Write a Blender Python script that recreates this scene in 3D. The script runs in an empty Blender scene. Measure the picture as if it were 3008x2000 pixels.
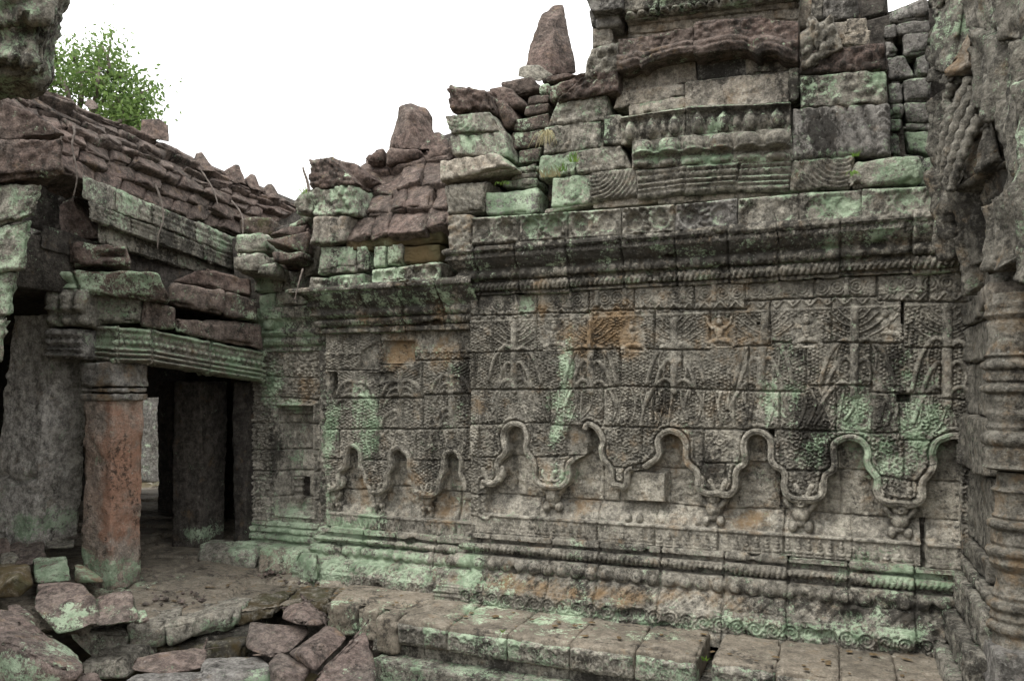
import bpy, bmesh, math, random
import numpy as np
from mathutils import Vector

# ------------------------------------------------------------------ camera
F, CX, CY = 2285.0, 1504.0, 1148.0          # focal length and principal point in photo pixels
D, EYE, PSI = 5.5, 1.6, math.radians(22.6)  # distance to the carved wall, eye height, yaw
S_, C_ = math.sin(PSI), math.cos(PSI)
FWD = np.array([-S_, C_, 0.0])
scn = bpy.context.scene
col = scn.collection
cam = bpy.data.cameras.new("camera"); co = bpy.data.objects.new("camera", cam); col.objects.link(co)
co.location = (0, -D, EYE); co.rotation_euler = (math.radians(90), 0, PSI)
cam.sensor_width = 36; cam.lens = F / 3008 * 36; cam.shift_y = (CY - 1000) / 3008; cam.clip_end = 2000
scn.camera = co
# ------------------------------------------------------------------ sky, sun, exposure
SUN_EL, SUN_AZ = math.radians(58), math.radians(200)
w = bpy.data.worlds.new("World"); scn.world = w; w.use_nodes = True
nt = w.node_tree; bg = nt.nodes["Background"]
sky = nt.nodes.new("ShaderNodeTexSky"); sky.sky_type = 'NISHITA'; sky.sun_disc = False
sky.sun_elevation = SUN_EL; sky.sun_rotation = SUN_AZ; sky.dust_density = 4.0; sky.air_density = 1.0
hs = nt.nodes.new("ShaderNodeHueSaturation"); hs.inputs['Saturation'].default_value = 0.12
mx = nt.nodes.new("ShaderNodeMix"); mx.data_type = 'RGBA'; mx.inputs[0].default_value = 0.8
tc = nt.nodes.new("ShaderNodeTexCoord"); sx = nt.nodes.new("ShaderNodeSeparateXYZ"); nt.links.new(tc.outputs['Generated'], sx.inputs[0])
mr = nt.nodes.new("ShaderNodeMapRange"); mr.inputs[1].default_value = 0; mr.inputs[2].default_value = 1; mr.inputs[3].default_value = 7.5; mr.inputs[4].default_value = 24.0
nt.links.new(sx.outputs[2], mr.inputs[0])                 # overcast: the zenith is about three times as bright as the horizon
cc = nt.nodes.new("ShaderNodeCombineColor")
for i_ in range(3): nt.links.new(mr.outputs[0], cc.inputs[i_])
nt.links.new(cc.outputs[0], mx.inputs[7])
nt.links.new(sky.outputs[0], hs.inputs['Color']); nt.links.new(hs.outputs[0], mx.inputs[6])
nt.links.new(mx.outputs[2], bg.inputs[0]); bg.inputs[1].default_value = 0.12
sl = bpy.data.lights.new("sun", 'SUN'); so = bpy.data.objects.new("sun", sl); col.objects.link(so)
sl.energy = 1.5; sl.angle = math.radians(18); sl.color = (1, .96, .9)
so.rotation_euler = (math.radians(90) - SUN_EL, 0, math.radians(-28))
vs = scn.view_settings; vs.view_transform = 'Standard'; vs.look = 'None'; vs.exposure = 0.72; vs.gamma = 1

# ------------------------------------------------------------------ picture <-> world helpers
def ray(px, py):
    u = (px - CX) / F
    return np.array([-S_ + u * C_, C_ + u * S_, (CY - py) / F])
CAM = np.array([0.0, -D, EYE])
def P(px, py, t): return CAM + ray(px, py) * t
def W(px, py, y):
    d = ray(px, py); return CAM + d * ((y + D) / d[1])
def WX(px, py, x):
    d = ray(px, py); return CAM + d * (x / d[0])
def G(px, py, z):
    d = ray(px, py); return CAM + d * ((z - EYE) / d[2])
def xz(pts, y): return np.array([[W(a, b, y)[0], W(a, b, y)[2]] for a, b in pts])

# ------------------------------------------------------------------ noise
def _h(ix, iy, iz, seed):
    n = (ix.astype(np.int64) * 374761393 + iy.astype(np.int64) * 668265263 + iz.astype(np.int64) * 2147483647 + seed * 974711) & 0xFFFFFFFF
    n = ((n ^ (n >> 13)) * 1274126177) & 0xFFFFFFFF
    n = ((n ^ (n >> 16)) * 2246822519) & 0xFFFFFFFF
    n = n ^ (n >> 15)
    return (n & 0xFFFFFF).astype(np.float64) / 0xFFFFFF
def vn(Pt, seed=0):
    i = np.floor(Pt); f = Pt - i; f = f * f * (3 - 2 * f); i = i.astype(np.int64)
    x, y, z = i[:, 0], i[:, 1], i[:, 2]; fx, fy, fz = f[:, 0], f[:, 1], f[:, 2]
    def L(a, b, k): return a + (b - a) * k
    r = L(L(L(_h(x, y, z, seed), _h(x+1, y, z, seed), fx), L(_h(x, y+1, z, seed), _h(x+1, y+1, z, seed), fx), fy),
          L(L(_h(x, y, z+1, seed), _h(x+1, y, z+1, seed), fx), L(_h(x, y+1, z+1, seed), _h(x+1, y+1, z+1, seed), fx), fy), fz)
    return r * 2 - 1
def fbm(Pt, freq, octv=3, seed=0, gain=.5):
    out = 0; a = 1; tot = 0
    for k in range(octv):
        out = out + a * vn(Pt * freq * (2.03 ** k) + 17.3 * k, seed + k); tot += a; a *= gain
    return out / tot
def fb2(X, Z, freq, octv=3, seed=0):
    p = np.stack([X.ravel(), np.full(X.size, .37), Z.ravel()], 1)
    return fbm(p, freq, octv, seed).reshape(X.shape)
def cells(X, Z, sx, sz, seed=0, jit=.35, hexo=True):
    """nearest jittered cell centre: offsets dx, dz in cell units, and a random id"""
    gz = Z / sz; r0 = np.floor(gz)
    best = np.full(X.shape, 9.0); bdx = np.zeros(X.shape); bdz = np.zeros(X.shape); bid = np.zeros(X.shape)
    for dj in (-1, 0, 1):
        r = r0 + dj; off = .5 * (np.mod(r, 2)) if hexo else 0
        gx = X / sx + off; c0 = np.floor(gx)
        for di in (-1, 0, 1):
            c = c0 + di
            a = _h(c, r, c * 0, seed); b = _h(c, r, c * 0 + 7, seed)
            ddx = gx - (c + .5 + (a - .5) * 2 * jit); ddz = gz - (r + .5 + (b - .5) * 2 * jit)
            d = ddx ** 2 + ddz ** 2; m = d < best
            best = np.where(m, d, best); bdx = np.where(m, ddx, bdx); bdz = np.where(m, ddz, bdz); bid = np.where(m, _h(c, r, c * 0 + 3, seed), bid)
    return bdx, bdz, bid
def sst(a, b, x):
    t = np.clip((x - a) / (b - a), 0, 1); return t * t * (3 - 2 * t)
def dseg(X, Z, pts, maxd=.06):
    """distance to a polyline, only worked out near it"""
    out = np.full(X.shape, 9.0); xs = X[0]; zs = Z[:, 0]
    for (a, b) in zip(pts[:-1], pts[1:]):
        i0, i1 = np.searchsorted(xs, [min(a[0], b[0]) - maxd, max(a[0], b[0]) + maxd])
        j0, j1 = np.searchsorted(zs, [min(a[1], b[1]) - maxd, max(a[1], b[1]) + maxd])
        if i1 <= i0 or j1 <= j0: continue
        x = X[j0:j1, i0:i1]; z = Z[j0:j1, i0:i1]
        dx, dz = b[0] - a[0], b[1] - a[1]; l2 = dx * dx + dz * dz + 1e-12
        t = np.clip(((x - a[0]) * dx + (z - a[1]) * dz) / l2, 0, 1)
        d = np.hypot(x - a[0] - t * dx, z - a[1] - t * dz)
        out[j0:j1, i0:i1] = np.minimum(out[j0:j1, i0:i1], d)
    return out
def inpoly(X, Z, poly):
    ins = np.zeros(X.shape, bool); n = len(poly)
    for i in range(n):
        x1, z1 = poly[i]; x2, z2 = poly[(i + 1) % n]
        if z1 == z2: continue
        c = ((z1 > Z) != (z2 > Z)) & (X < (x2 - x1) * (Z - z1) / (z2 - z1) + x1); ins ^= c
    return ins
def smooth_line(pts, n=4):
    pts = np.array(pts, float); out = []
    for i in range(len(pts) - 1):
        p0 = pts[max(i-1, 0)]; p1 = pts[i]; p2 = pts[i+1]; p3 = pts[min(i+2, len(pts)-1)]
        for k in range(n):
            t = k / n
            out.append(.5 * ((2*p1) + (-p0+p2)*t + (2*p0-5*p1+4*p2-p3)*t*t + (-p0+3*p1-3*p2+p3)*t**3))
    out.append(pts[-1]); return np.array(out)

# ------------------------------------------------------------------ stains that belong to the stone (lichen, black algae, rust, moss)
BLOBS = []
def blob(kind, px, py, rx, rz, amt, y=0.0, t=None):
    c = W(px, py, y) if t is None else P(px, py, t)
    d = (y + D) / ray(px, py)[1] if t is None else t
    k = d / F
    BLOBS.append((kind, c, np.array([1 / (rx * k), 1 / .5, 1 / (rz * k)]), amt))
KIND = dict(l=0, d=1, w=2, m=3)

# ------------------------------------------------------------------ materials
def stone_mat(name, ca, cb, cc, warm=(.31, .20, .10), lich=(.42, .52, .37), dark=(.024, .022, .019), spots=.5, bump=.9, rough=.92, moss=(.055, .04, .016), mott=1.05):
    m = bpy.data.materials.new(name); m.use_nodes = True; t = m.node_tree; N = t.nodes; Lk = t.links.new
    bs = N["Principled BSDF"]
    geo = N.new("ShaderNodeNewGeometry"); pos = geo.outputs['Position']
    mp = N.new("ShaderNodeMapping"); mp.inputs['Scale'].default_value = (1, 1, .3); Lk(pos, mp.inputs[0])
    def noise(sc, det=4, ro=.6, src=pos, off=0.0):
        n = N.new("ShaderNodeTexNoise"); n.inputs['Scale'].default_value = sc; n.inputs['Detail'].default_value = det; n.inputs['Roughness'].default_value = ro
        if off:
            a = N.new("ShaderNodeVectorMath"); a.operation = 'ADD'; a.inputs[1].default_value = (off, off * .7, off * 1.3); Lk(src, a.inputs[0]); src = a.outputs[0]
        Lk(src, n.inputs['Vector']); return n.outputs['Fac']
    def math_(op, a, b=None, clamp=False):
        n = N.new("ShaderNodeMath"); n.operation = op; n.use_clamp = clamp
        for i, v in enumerate((a, b)):
            if v is None: continue
            if isinstance(v, (int, float)): n.inputs[i].default_value = v
            else: Lk(v, n.inputs[i])
        return n.outputs[0]
    def step(v, a, b):
        n = N.new("ShaderNodeMapRange"); n.interpolation_type = 'SMOOTHSTEP'
        Lk(v, n.inputs[0]); n.inputs[1].default_value = a; n.inputs[2].default_value = b; return n.outputs[0]
    def mix(f, a, b, mode='MIX'):
        n = N.new("ShaderNodeMix"); n.data_type = 'RGBA'; n.blend_type = mode
        if isinstance(f, (int, float)): n.inputs[0].default_value = f
        else: Lk(f, n.inputs[0])
        for i, v in ((6, a), (7, b)):
            if isinstance(v, tuple): n.inputs[i].default_value = (*v, 1)
            else: Lk(v, n.inputs[i])
        return n.outputs[2]
    at = N.new("ShaderNodeAttribute"); at.attribute_name = 'stain'
    sp = N.new("ShaderNodeSeparateColor"); Lk(at.outputs['Color'], sp.inputs[0])
    aL, aD, aW = sp.outputs[0], sp.outputs[1], sp.outputs[2]; aM = at.outputs['Alpha']
    tn = N.new("ShaderNodeAttribute"); tn.attribute_name = 'tone'
    big, mid, fine = noise(1.7, 4), noise(9, 5, .65, off=3.1), noise(70, 4, .7)
    c = mix(step(big, .38, .62), ca, cb)
    c = mix(math_('MULTIPLY', step(mid, .45, .68), .75), c, cc)
    gr = noise(17, 8, .78, off=6.6)
    g = math_('MULTIPLY', math_('ADD', math_('MULTIPLY', fine, 1.5), .25), math_('ADD', math_('MULTIPLY', step(gr, .36, .64), mott), 1 - .5 * mott))
    cg = N.new("ShaderNodeCombineColor")
    for i in range(3): Lk(g, cg.inputs[i])
    c = mix(1.0, c, cg.outputs[0], 'MULTIPLY')
    ct = N.new("ShaderNodeCombineColor")
    for i in range(3): Lk(tn.outputs['Fac'], ct.inputs[i])
    c = mix(1.0, c, ct.outputs[0], 'MULTIPLY')
    # rust
    wv = math_('ADD', math_('MULTIPLY', math_('ADD', noise(7, 7, .7, off=9.3), -.5), 2.2), aW)
    c = mix(math_('MULTIPLY', step(wv, .12, .75), .75), c, mix(mid, warm, tuple(v * .6 for v in warm)))
    # black algae running down
    dv = math_('ADD', math_('ADD', math_('MULTIPLY', noise(5, 5, .65, mp.outputs[0], 5.2), 1.7), math_('MULTIPLY', noise(30, 6, .75, off=1.7), 1.7)), math_('ADD', aD, -1.7))
    c = mix(math_('MULTIPLY', step(dv, .16, .5), .84), c, dark)
    # pale crustose lichen
    lv = math_('ADD', math_('ADD', math_('MULTIPLY', noise(6, 6, .7, off=12.4), 1.9), math_('MULTIPLY', noise(42, 7, .8, off=7.7), 2.0)), math_('ADD', aL, -2.10))
    lc = mix(step(noise(5, 6, .7, off=2.2), .4, .62), lich, (lich[0] * .45, lich[1] * .52, lich[2] * .46))
    c = mix(math_('MULTIPLY', step(lv, .22, .5), .88), c, lc)
    # powdery pale flecks
    fk = math_('MULTIPLY', step(noise(48, 6, .8, off=31), .56, .66), step(noise(2.6, 4, .7, off=25), .46, .6))
    c = mix(math_('MULTIPLY', fk, .55 * min(1, spots * 1.4)), c, (.40, .40, .36))
    # small white spots
    vo = N.new("ShaderNodeTexVoronoi"); vo.inputs['Scale'].default_value = 26; Lk(pos, vo.inputs['Vector'])
    sv = math_('MULTIPLY', step(vo.outputs['Distance'], .2, .1), step(noise(3, 3, .6, off=15), .56, .66))
    c = mix(math_('MULTIPLY', sv, spots), c, (.45, .46, .42))
    # moss
    mv = math_('ADD', math_('ADD', noise(12, 5, .7, off=20), -.5), aM)
    c = mix(math_('MULTIPLY', step(mv, .2, .5), .9), c, mix(step(noise(3, 3, .6, off=4.4), .45, .6), moss, (.05, .046, .02)))
    Lk(c, bs.inputs['Base Color']); bs.inputs['Roughness'].default_value = rough
    bs.inputs['Specular IOR Level'].default_value = .18
    bh = math_('ADD', math_('MULTIPLY', noise(22, 8, .75, off=1.1), 1.0), math_('MULTIPLY', noise(75, 4, .7), .5))
    bp = N.new("ShaderNodeBump"); bp.inputs['Strength'].default_value = bump; bp.inputs['Distance'].default_value = .035
    Lk(bh, bp.inputs['Height']); Lk(bp.outputs[0], bs.inputs['Normal'])
    return m
M_SAND = stone_mat("carved_sandstone", (.215, .20, .166), (.168, .157, .132), (.275, .258, .218))
M_PALE = stone_mat("pale_sandstone", (.30, .265, .215), (.22, .20, .17), (.36, .33, .28))
M_RED = stone_mat("roof_sandstone", (.118, .086, .073), (.092, .074, .063), (.15, .118, .10), spots=.35)
M_GREY = stone_mat("grey_sandstone", (.20, .19, .175), (.15, .14, .125), (.25, .24, .22), spots=.7)
M_PINK = stone_mat("pink_sandstone", (.29, .215, .17), (.23, .195, .165), (.33, .27, .225), warm=(.44, .235, .155), spots=.9, mott=.7)
M_BOULD = stone_mat("fallen_sandstone", (.15, .115, .10), (.118, .10, .087), (.185, .152, .13), spots=.3)
M_PAVE = stone_mat("paving_sandstone", (.17, .147, .115), (.12, .105, .083), (.21, .187, .15), spots=.2, bump=.4, mott=.5)
M_DARK = stone_mat("shade_dark_sandstone", (.07, .062, .053), (.05, .045, .04), (.085, .075, .065), spots=.15)  # near-black colour carries the shade of interiors and gaps
def plain_mat(name, a, b, scale=8, rough=.85, trans=0):
    m = bpy.data.materials.new(name); m.use_nodes = True; t = m.node_tree; bs = t.nodes["Principled BSDF"]
    n = t.nodes.new("ShaderNodeTexNoise"); n.inputs['Scale'].default_value = scale; n.inputs['Detail'].default_value = 5
    g = t.nodes.new("ShaderNodeNewGeometry"); t.links.new(g.outputs['Position'], n.inputs['Vector'])
    r = t.nodes.new("ShaderNodeValToRGB"); r.color_ramp.elements[0].position = .35; r.color_ramp.elements[1].position = .65
    r.color_ramp.elements[0].color = (*a, 1); r.color_ramp.elements[1].color = (*b, 1)
    t.links.new(n.outputs['Fac'], r.inputs[0]); t.links.new(r.outputs[0], bs.inputs['Base Color']); bs.inputs['Roughness'].default_value = rough
    bs.inputs['Specular IOR Level'].default_value = .25
    if trans:
        tr = t.nodes.new("ShaderNodeBsdfTranslucent"); t.links.new(r.outputs[0], tr.inputs[0])
        mxs = t.nodes.new("ShaderNodeMixShader"); mxs.inputs[0].default_value = trans
        t.links.new(bs.outputs[0], mxs.inputs[1]); t.links.new(tr.outputs[0], mxs.inputs[2]); t.links.new(mxs.outputs[0], t.nodes["Material Output"].inputs[0])
    return m
M_LEAF = plain_mat("leaf", (.065, .12, .03), (.17, .25, .075), 3, .6, .5)
M_FERN = plain_mat("fern_leaf", (.10, .22, .03), (.24, .36, .07), 12, .6, .35)
M_BARK = plain_mat("bark", (.09, .075, .06), (.17, .14, .12), 14)
M_DRY = plain_mat("dry_grass", (.22, .19, .10), (.30, .27, .15), 20)
M_ROOT = plain_mat("root", (.06, .05, .042), (.12, .10, .085), 25)
M_SOIL = plain_mat("wet_soil", (.045, .035, .022), (.085, .07, .035), 6)

# ------------------------------------------------------------------ objects
DEF = dict(l=.06, d=.12, w=.0, m=0.0, lu=.0, mu=.0, tone=1.0)
def tag(o, label, cat, group=None, kind=None):
    if label: o['label'] = label
    if cat: o['category'] = cat
    if group: o['group'] = group
    if kind: o['kind'] = kind
    return o
def thing(name, label, cat, loc, group=None):
    o = bpy.data.objects.new(name, None); col.objects.link(o); o.location = loc; o.empty_display_size = .2
    return tag(o, label, cat, group)
def mesh(name, V, Fq, mat, parent=None, amb=None, smooth=True, tone=None, label=None, sharp=None):
    V = np.asarray(V, float); a = dict(DEF); a.update(amb or {})
    if parent is not None: loc = np.array(parent.location)
    else: loc = np.array([(V[:, 0].min() + V[:, 0].max()) / 2, (V[:, 1].min() + V[:, 1].max()) / 2, V[:, 2].min()])
    if parent is not None and parent.parent is not None: loc = loc + np.array(parent.parent.location)
    me = bpy.data.meshes.new(name)
    Fq = np.asarray(Fq); k = Fq.shape[1]
    me.vertices.add(len(V)); me.vertices.foreach_set('co', (V - loc).astype(np.float32).ravel())
    me.loops.add(Fq.size); me.loops.foreach_set('vertex_index', Fq.astype(np.int32).ravel())
    me.polygons.add(len(Fq)); me.polygons.foreach_set('loop_start', np.arange(0, Fq.size, k, dtype=np.int32))
    me.polygons.foreach_set('loop_total', np.full(len(Fq), k, np.int32))
    me.polygons.foreach_set('use_smooth', np.full(len(Fq), smooth, bool))
    me.update(calc_edges=True); me.validate()
    n = len(V); nr = np.zeros(n * 3, np.float32); me.vertices.foreach_get('normal', nr); up = np.clip(nr[2::3], 0, 1)
    st = np.zeros((n, 4), np.float32)
    st[:, 0] = a['l'] + a['lu'] * up; st[:, 1] = a['d']; st[:, 2] = a['w']; st[:, 3] = a['m'] + a['mu'] * up ** 2
    lo, hi = V.min(0), V.max(0)
    for kind, c, inv, amt in BLOBS:
        r = 2.2 / inv
        if np.any(c + r < lo) or np.any(c - r > hi): continue
        d2 = (((V - c) * inv) ** 2).sum(1)
        st[:, KIND[kind]] += amt * np.exp(-d2)
    st = np.clip(st, -.5, 1.2); st[:, 0] = np.minimum(st[:, 0], .6); st[:, 2] = np.minimum(st[:, 2], .75)
    at = me.attributes.new('stain', 'FLOAT_COLOR', 'POINT'); at.data.foreach_set('color', st.ravel())
    tt = np.full(n, a['tone'], np.float32) if tone is None else (np.asarray(tone) * a['tone']).astype(np.float32)
    at = me.attributes.new('tone', 'FLOAT', 'POINT'); at.data.foreach_set('value', tt)
    me.materials.append(mat)
    o = bpy.data.objects.new(name, me); col.objects.link(o)
    if parent is not None: o.parent = parent
    else: o.location = loc
    if label: o['label'] = label
    return o
def gridF(nr, nc, base=0, flip=False):
    i = np.arange((nr - 1) * (nc - 1)); r = i // (nc - 1); c = i % (nc - 1); a = base + r * nc + c
    q = np.stack([a, a + 1, a + nc + 1, a + nc], 1)
    return q[:, ::-1] if flip else q
def join(parts):
    Vs, Fs, Ts, b = [], [], [], 0
    for p in parts:
        V, Fq = p[0], p[1]; T = p[2] if len(p) > 2 else np.ones(len(V))
        Vs.append(V); Fs.append(Fq + b); Ts.append(T); b += len(V)
    return np.concatenate(Vs), np.concatenate(Fs), np.concatenate(Ts)

# ---- rounded, worn, irregular block from eight corners; C[a][b][c]: a left-right, b bottom-top, c front-back
def hexgeo(C, res=.03, rnd=.025, rough=.012, rf=4.0, relief=None, seed=0, faces='f'):
    C = np.asarray(C, float)
    A = (C[1] - C[0]).mean((0, 1)); B = (C[:, 1] - C[:, 0]).mean((0, 1)); E = (C[:, :, 1] - C[:, :, 0]).mean((0, 1))
    L = np.array([np.linalg.norm(v) for v in (A, B, E)]); r = min(rnd * .55, .4 * L.min())
    ax = np.stack([A / L[0], B / L[1], E / L[2]])
    cs = []
    for k in range(3):
        n = int(np.clip((L[k] - 2 * r) / res, 1, 90))
        cs.append(np.concatenate([[0, .3 * r, .7 * r], np.linspace(r, L[k] - r, n + 1), [L[k] - .7 * r, L[k] - .3 * r, L[k]]]))
    n = [len(c) for c in cs]
    keys, quads = [], []
    def lat(ia, ib, ic): return (ia * n[1] + ib) * n[2] + ic
    for k in range(3):
        u, v = [(1, 2), (2, 0), (0, 1)][k]
        gu, gv = np.meshgrid(np.arange(n[u]), np.arange(n[v]), indexing='ij')
        for side in (0, n[k] - 1):
            idx = [None] * 3; idx[k] = np.full(gu.shape, side); idx[u] = gu; idx[v] = gv
            K = lat(*idx); q = np.stack([K[:-1, :-1], K[1:, :-1], K[1:, 1:], K[:-1, 1:]], -1).reshape(-1, 4)
            if side == 0: q = q[:, ::-1]
            quads.append(q)
    Q = np.concatenate(quads); uq, inv = np.unique(Q.ravel(), return_inverse=True); Q = inv.reshape(-1, 4)
    ia = uq // (n[1] * n[2]); ib = (uq // n[2]) % n[1]; ic = uq % n[2]
    q = np.stack([cs[0][ia], cs[1][ib], cs[2][ic]], 1) - L / 2
    h = L / 2; cl = np.clip(q, -(h - r), h - r); d = q - cl
    # on-surface points: push the offset to length r
    ln = np.linalg.norm(d, axis=1, keepdims=True); dl = d / np.maximum(ln, 1e-9)
    q2 = cl + dl * r; p = q2 / L + .5
    a, b, e = p[:, 0:1], p[:, 1:2], p[:, 2:3]
    V = 0
    for i in (0, 1):
        for j in (0, 1):
            for k in (0, 1):
                V = V + C[i, j, k] * ((a if i else 1 - a) * (b if j else 1 - b) * (e if k else 1 - e))
    if np.linalg.det(ax) > 0: Q = Q[:, ::-1] if False else Q
    else: Q = Q[:, ::-1]
    Nn = dl @ ax; Nn /= np.maximum(np.linalg.norm(Nn, axis=1, keepdims=True), 1e-9)
    sd = seed * 13 + 5; off = np.array([seed * 3.7, seed * 1.3, seed * 2.1])
    disp = fbm(V + off, rf, 3, sd) * rough + fbm(V + off, rf * 4, 3, sd + 9) * rough * .8
    edge = (np.abs(dl) > .25).sum(1) > 1
    disp = disp - np.where(edge, np.clip(fbm(V + off, rf * 2.2, 3, sd + 20) - .08, 0, 1) * (rough * 4.5 + .01), 0)
    if relief is not None:
        fm = np.zeros(len(V)); hh = np.zeros(len(V))
        if 'f' in faces:
            m = dl[:, 2] < -.75; ed = np.minimum.reduce([p[:, 0] * L[0], (1 - p[:, 0]) * L[0], p[:, 1] * L[1], (1 - p[:, 1]) * L[1]])
            f = relief(p[m, 0] * L[0], p[m, 1] * L[1], L[0], L[1]) * sst(0, .02, ed[m]); hh[m] = f
        if 's' in faces:
            for s in (-1, 1):
                m = dl[:, 0] * s > .75; ed = np.minimum(p[:, 2] * L[2], (1 - p[:, 2]) * L[2])
                hh[m] = relief(p[m, 2] * L[2], p[m, 1] * L[1], L[2], L[1]) * sst(0, .02, ed[m])
        if 't' in faces:
            m = dl[:, 1] > .75; ed = np.minimum.reduce([p[:, 0] * L[0], (1 - p[:, 0]) * L[0], p[:, 2] * L[2], (1 - p[:, 2]) * L[2]])
            hh[m] = relief(p[m, 0] * L[0], p[m, 2] * L[2], L[0], L[2]) * sst(0, .02, ed[m])
        disp = disp + hh * 1.5
    return V + Nn * disp[:, None], Q, np.ones(len(V)) * (1 + .22 * (random.Random(seed * 7 + 1).random() - .5))
def corners(fr, back, thick, taper=0.0):
    """fr: front TL, TR, BR, BL as 3-D points"""
    tl, tr, br, bl = [np.asarray(v, float) for v in fr]; bk = np.asarray(back, float) * thick
    cen = (tl + tr + br + bl) / 4
    f = lambda v: v + bk + (cen - v) * taper
    return [[[bl, f(bl)], [tl, f(tl)]], [[br, f(br)], [tr, f(tr)]]]
def px8(q, t, thick, back=None, taper=0.0):
    fr = [P(v[0], v[1], v[2] if len(v) > 2 else t) for v in q]
    return corners(fr, FWD if back is None else back, thick, taper)
def wall8(q, y, thick, taper=0.0): return corners([W(a, b, y) for a, b in q], (0, 1, 0), thick, taper)
def box8(x0, x1, y0, y1, z0, z1, j=0, seed=0):
    R = random.Random(seed); k = lambda: R.uniform(-j, j)
    return [[[(x0 + k(), y0 + k(), z0 + k()), (x0 + k(), y1 + k(), z0 + k())], [(x0 + k(), y0 + k(), z1 + k()), (x0 + k(), y1 + k(), z1 + k())]],
            [[(x1 + k(), y0 + k(), z0 + k()), (x1 + k(), y1 + k(), z0 + k())], [(x1 + k(), y0 + k(), z1 + k()), (x1 + k(), y1 + k(), z1 + k())]]]
_seed = [100]
def nseed(): _seed[0] += 1; return _seed[0]
def stone(name, C, mat, parent=None, amb=None, label=None, cat=None, group=None, **kw):
    kw.setdefault('seed', nseed()); V, Q, T = hexgeo(C, **kw)
    o = mesh(name, V, Q, mat, parent, amb, tone=T)
    if parent is None: tag(o, label, cat or 'stone block', group)
    elif label: o['label'] = label
    return o
# ---- chipped chunk from a cloud of corner points (convex), bevelled, subdivided and roughened
def chunk_geo(pts, bev=.010, res=.035, rough=.012, rf=5, seed=0):
    bm = bmesh.new()
    for p in pts: bm.verts.new(Vector(p))
    r = bmesh.ops.convex_hull(bm, input=bm.verts[:])
    bmesh.ops.delete(bm, geom=list({g for g in r['geom_interior'] + r['geom_unused'] if isinstance(g, bmesh.types.BMVert)}), context='VERTS')
    bmesh.ops.dissolve_limit(bm, angle_limit=math.radians(9), verts=bm.verts[:], edges=bm.edges[:])
    bmesh.ops.bevel(bm, geom=bm.edges[:] + bm.verts[:], offset=bev, segments=2, affect='EDGES', profile=.6)
    bmesh.ops.triangulate(bm, faces=bm.faces[:])
    for _ in range(6):
        e = [x for x in bm.edges if x.calc_length() > res * 1.5]
        if not e: break
        bmesh.ops.subdivide_edges(bm, edges=e, cuts=1); bmesh.ops.triangulate(bm, faces=[f for f in bm.faces if len(f.verts) > 3])
    bmesh.ops.recalc_face_normals(bm, faces=bm.faces[:]); bm.normal_update(); bm.verts.index_update()
    V = np.array([v.co for v in bm.verts]); N = np.array([v.normal for v in bm.verts]); T = np.array([[v.index for v in f.verts] for f in bm.faces]); bm.free()
    off = np.array([seed * 2.7, seed * .9, seed * 1.7])
    d = fbm(V + off, rf, 3, seed) * rough + fbm(V + off, rf * 4, 3, seed + 5) * rough * .6 - np.clip(fbm(V + off, rf * 1.6, 2, seed + 8) - .3, 0, 1) * rough * 3
    return V + N * d[:, None], T
def chunk(name, poly, mat, label, cat='fallen stone', group=None, thick=.35, t=None, amb=None, parent=None, shrink=.12, back=None, drop=0.0, **kw):
    pts = [P(q[0], q[1], q[2] if len(q) > 2 else t) for q in poly]
    c = np.mean(pts, 0); e_ = (c - CAM) / np.linalg.norm(c - CAM); b = (e_ if back is None else np.asarray(back)) * thick + np.array([0, 0, -drop])
    sil = pts + [p + b + (c - p) * shrink for p in pts]
    V, T = chunk_geo(sil, seed=nseed(), **kw)
    o = mesh(name, V, T, mat, parent, amb)
    if parent is None: tag(o, label, cat, group)
    elif label: o['label'] = label
    return o

# ------------------------------------------------------------------ carving patterns for block fronts (metres in, metres out)
def r_foliage(amp=.012, s=.035, seed=1):
    def f(u, v, w, h):
        dx, dz, i = cells(u, v, s, s * .9, seed); d = np.hypot(dx, dz)
        return amp * np.sqrt(np.clip(1 - (d / .55) ** 2, 0, 1)) * (.5 + i) * (.5 + .5 * sst(-.4, .3, fb2(u, v, 7, 2, seed)))
    return f
def r_rosette(seed=1, amp=.016):
    amp = amp * 1.6
    def f(u, v, w, h):
        n = max(1, int(round(w / (h * .95)))); cx = (np.floor(u / w * n) + .5) * w / n; d = np.hypot(u - cx, (v - h * .5)); rr = .31 * h
        out = amp * np.exp(-((d - rr) / .011) ** 2) - amp * .6 * (d < rr) + amp * .8 * np.exp(-(d / (.3 * rr)) ** 2)
        dx, dz, i = cells(u, v, .03, .026, seed); b = amp * np.sqrt(np.clip(1 - (dx ** 2 + dz ** 2) / .3, 0, 1)) * (.4 + i)
        out = out + b * sst(rr, rr + .02, d)
        out = out + amp * 1.1 * (np.exp(-((v - .06 * h) / .012) ** 2) + np.exp(-((v - .94 * h) / .014) ** 2))
        return out * (.45 + .55 * sst(-.35, .25, fb2(u, v, 6, 2, seed + 3)))
    return f
def r_mould(ridges, seed=1, bead=None):
    def f(u, v, w, h):
        out = 0 * u; q = v / h
        for (c, wd, a) in ridges: out = out + a * np.sqrt(np.clip(1 - ((q - c) / wd) ** 2, 0, 1))
        if bead:
            c, r, a = bead; sp = 2.3 * r * h; k = (np.mod(u, sp) - sp / 2) / (r * h)
            out = out + a * np.sqrt(np.clip(1 - k ** 2 - ((q - c) / r) ** 2, 0, 1))
        return out * (.65 + .35 * sst(-.4, .2, fb2(u, v, 5, 2, seed)))
    return f
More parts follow.
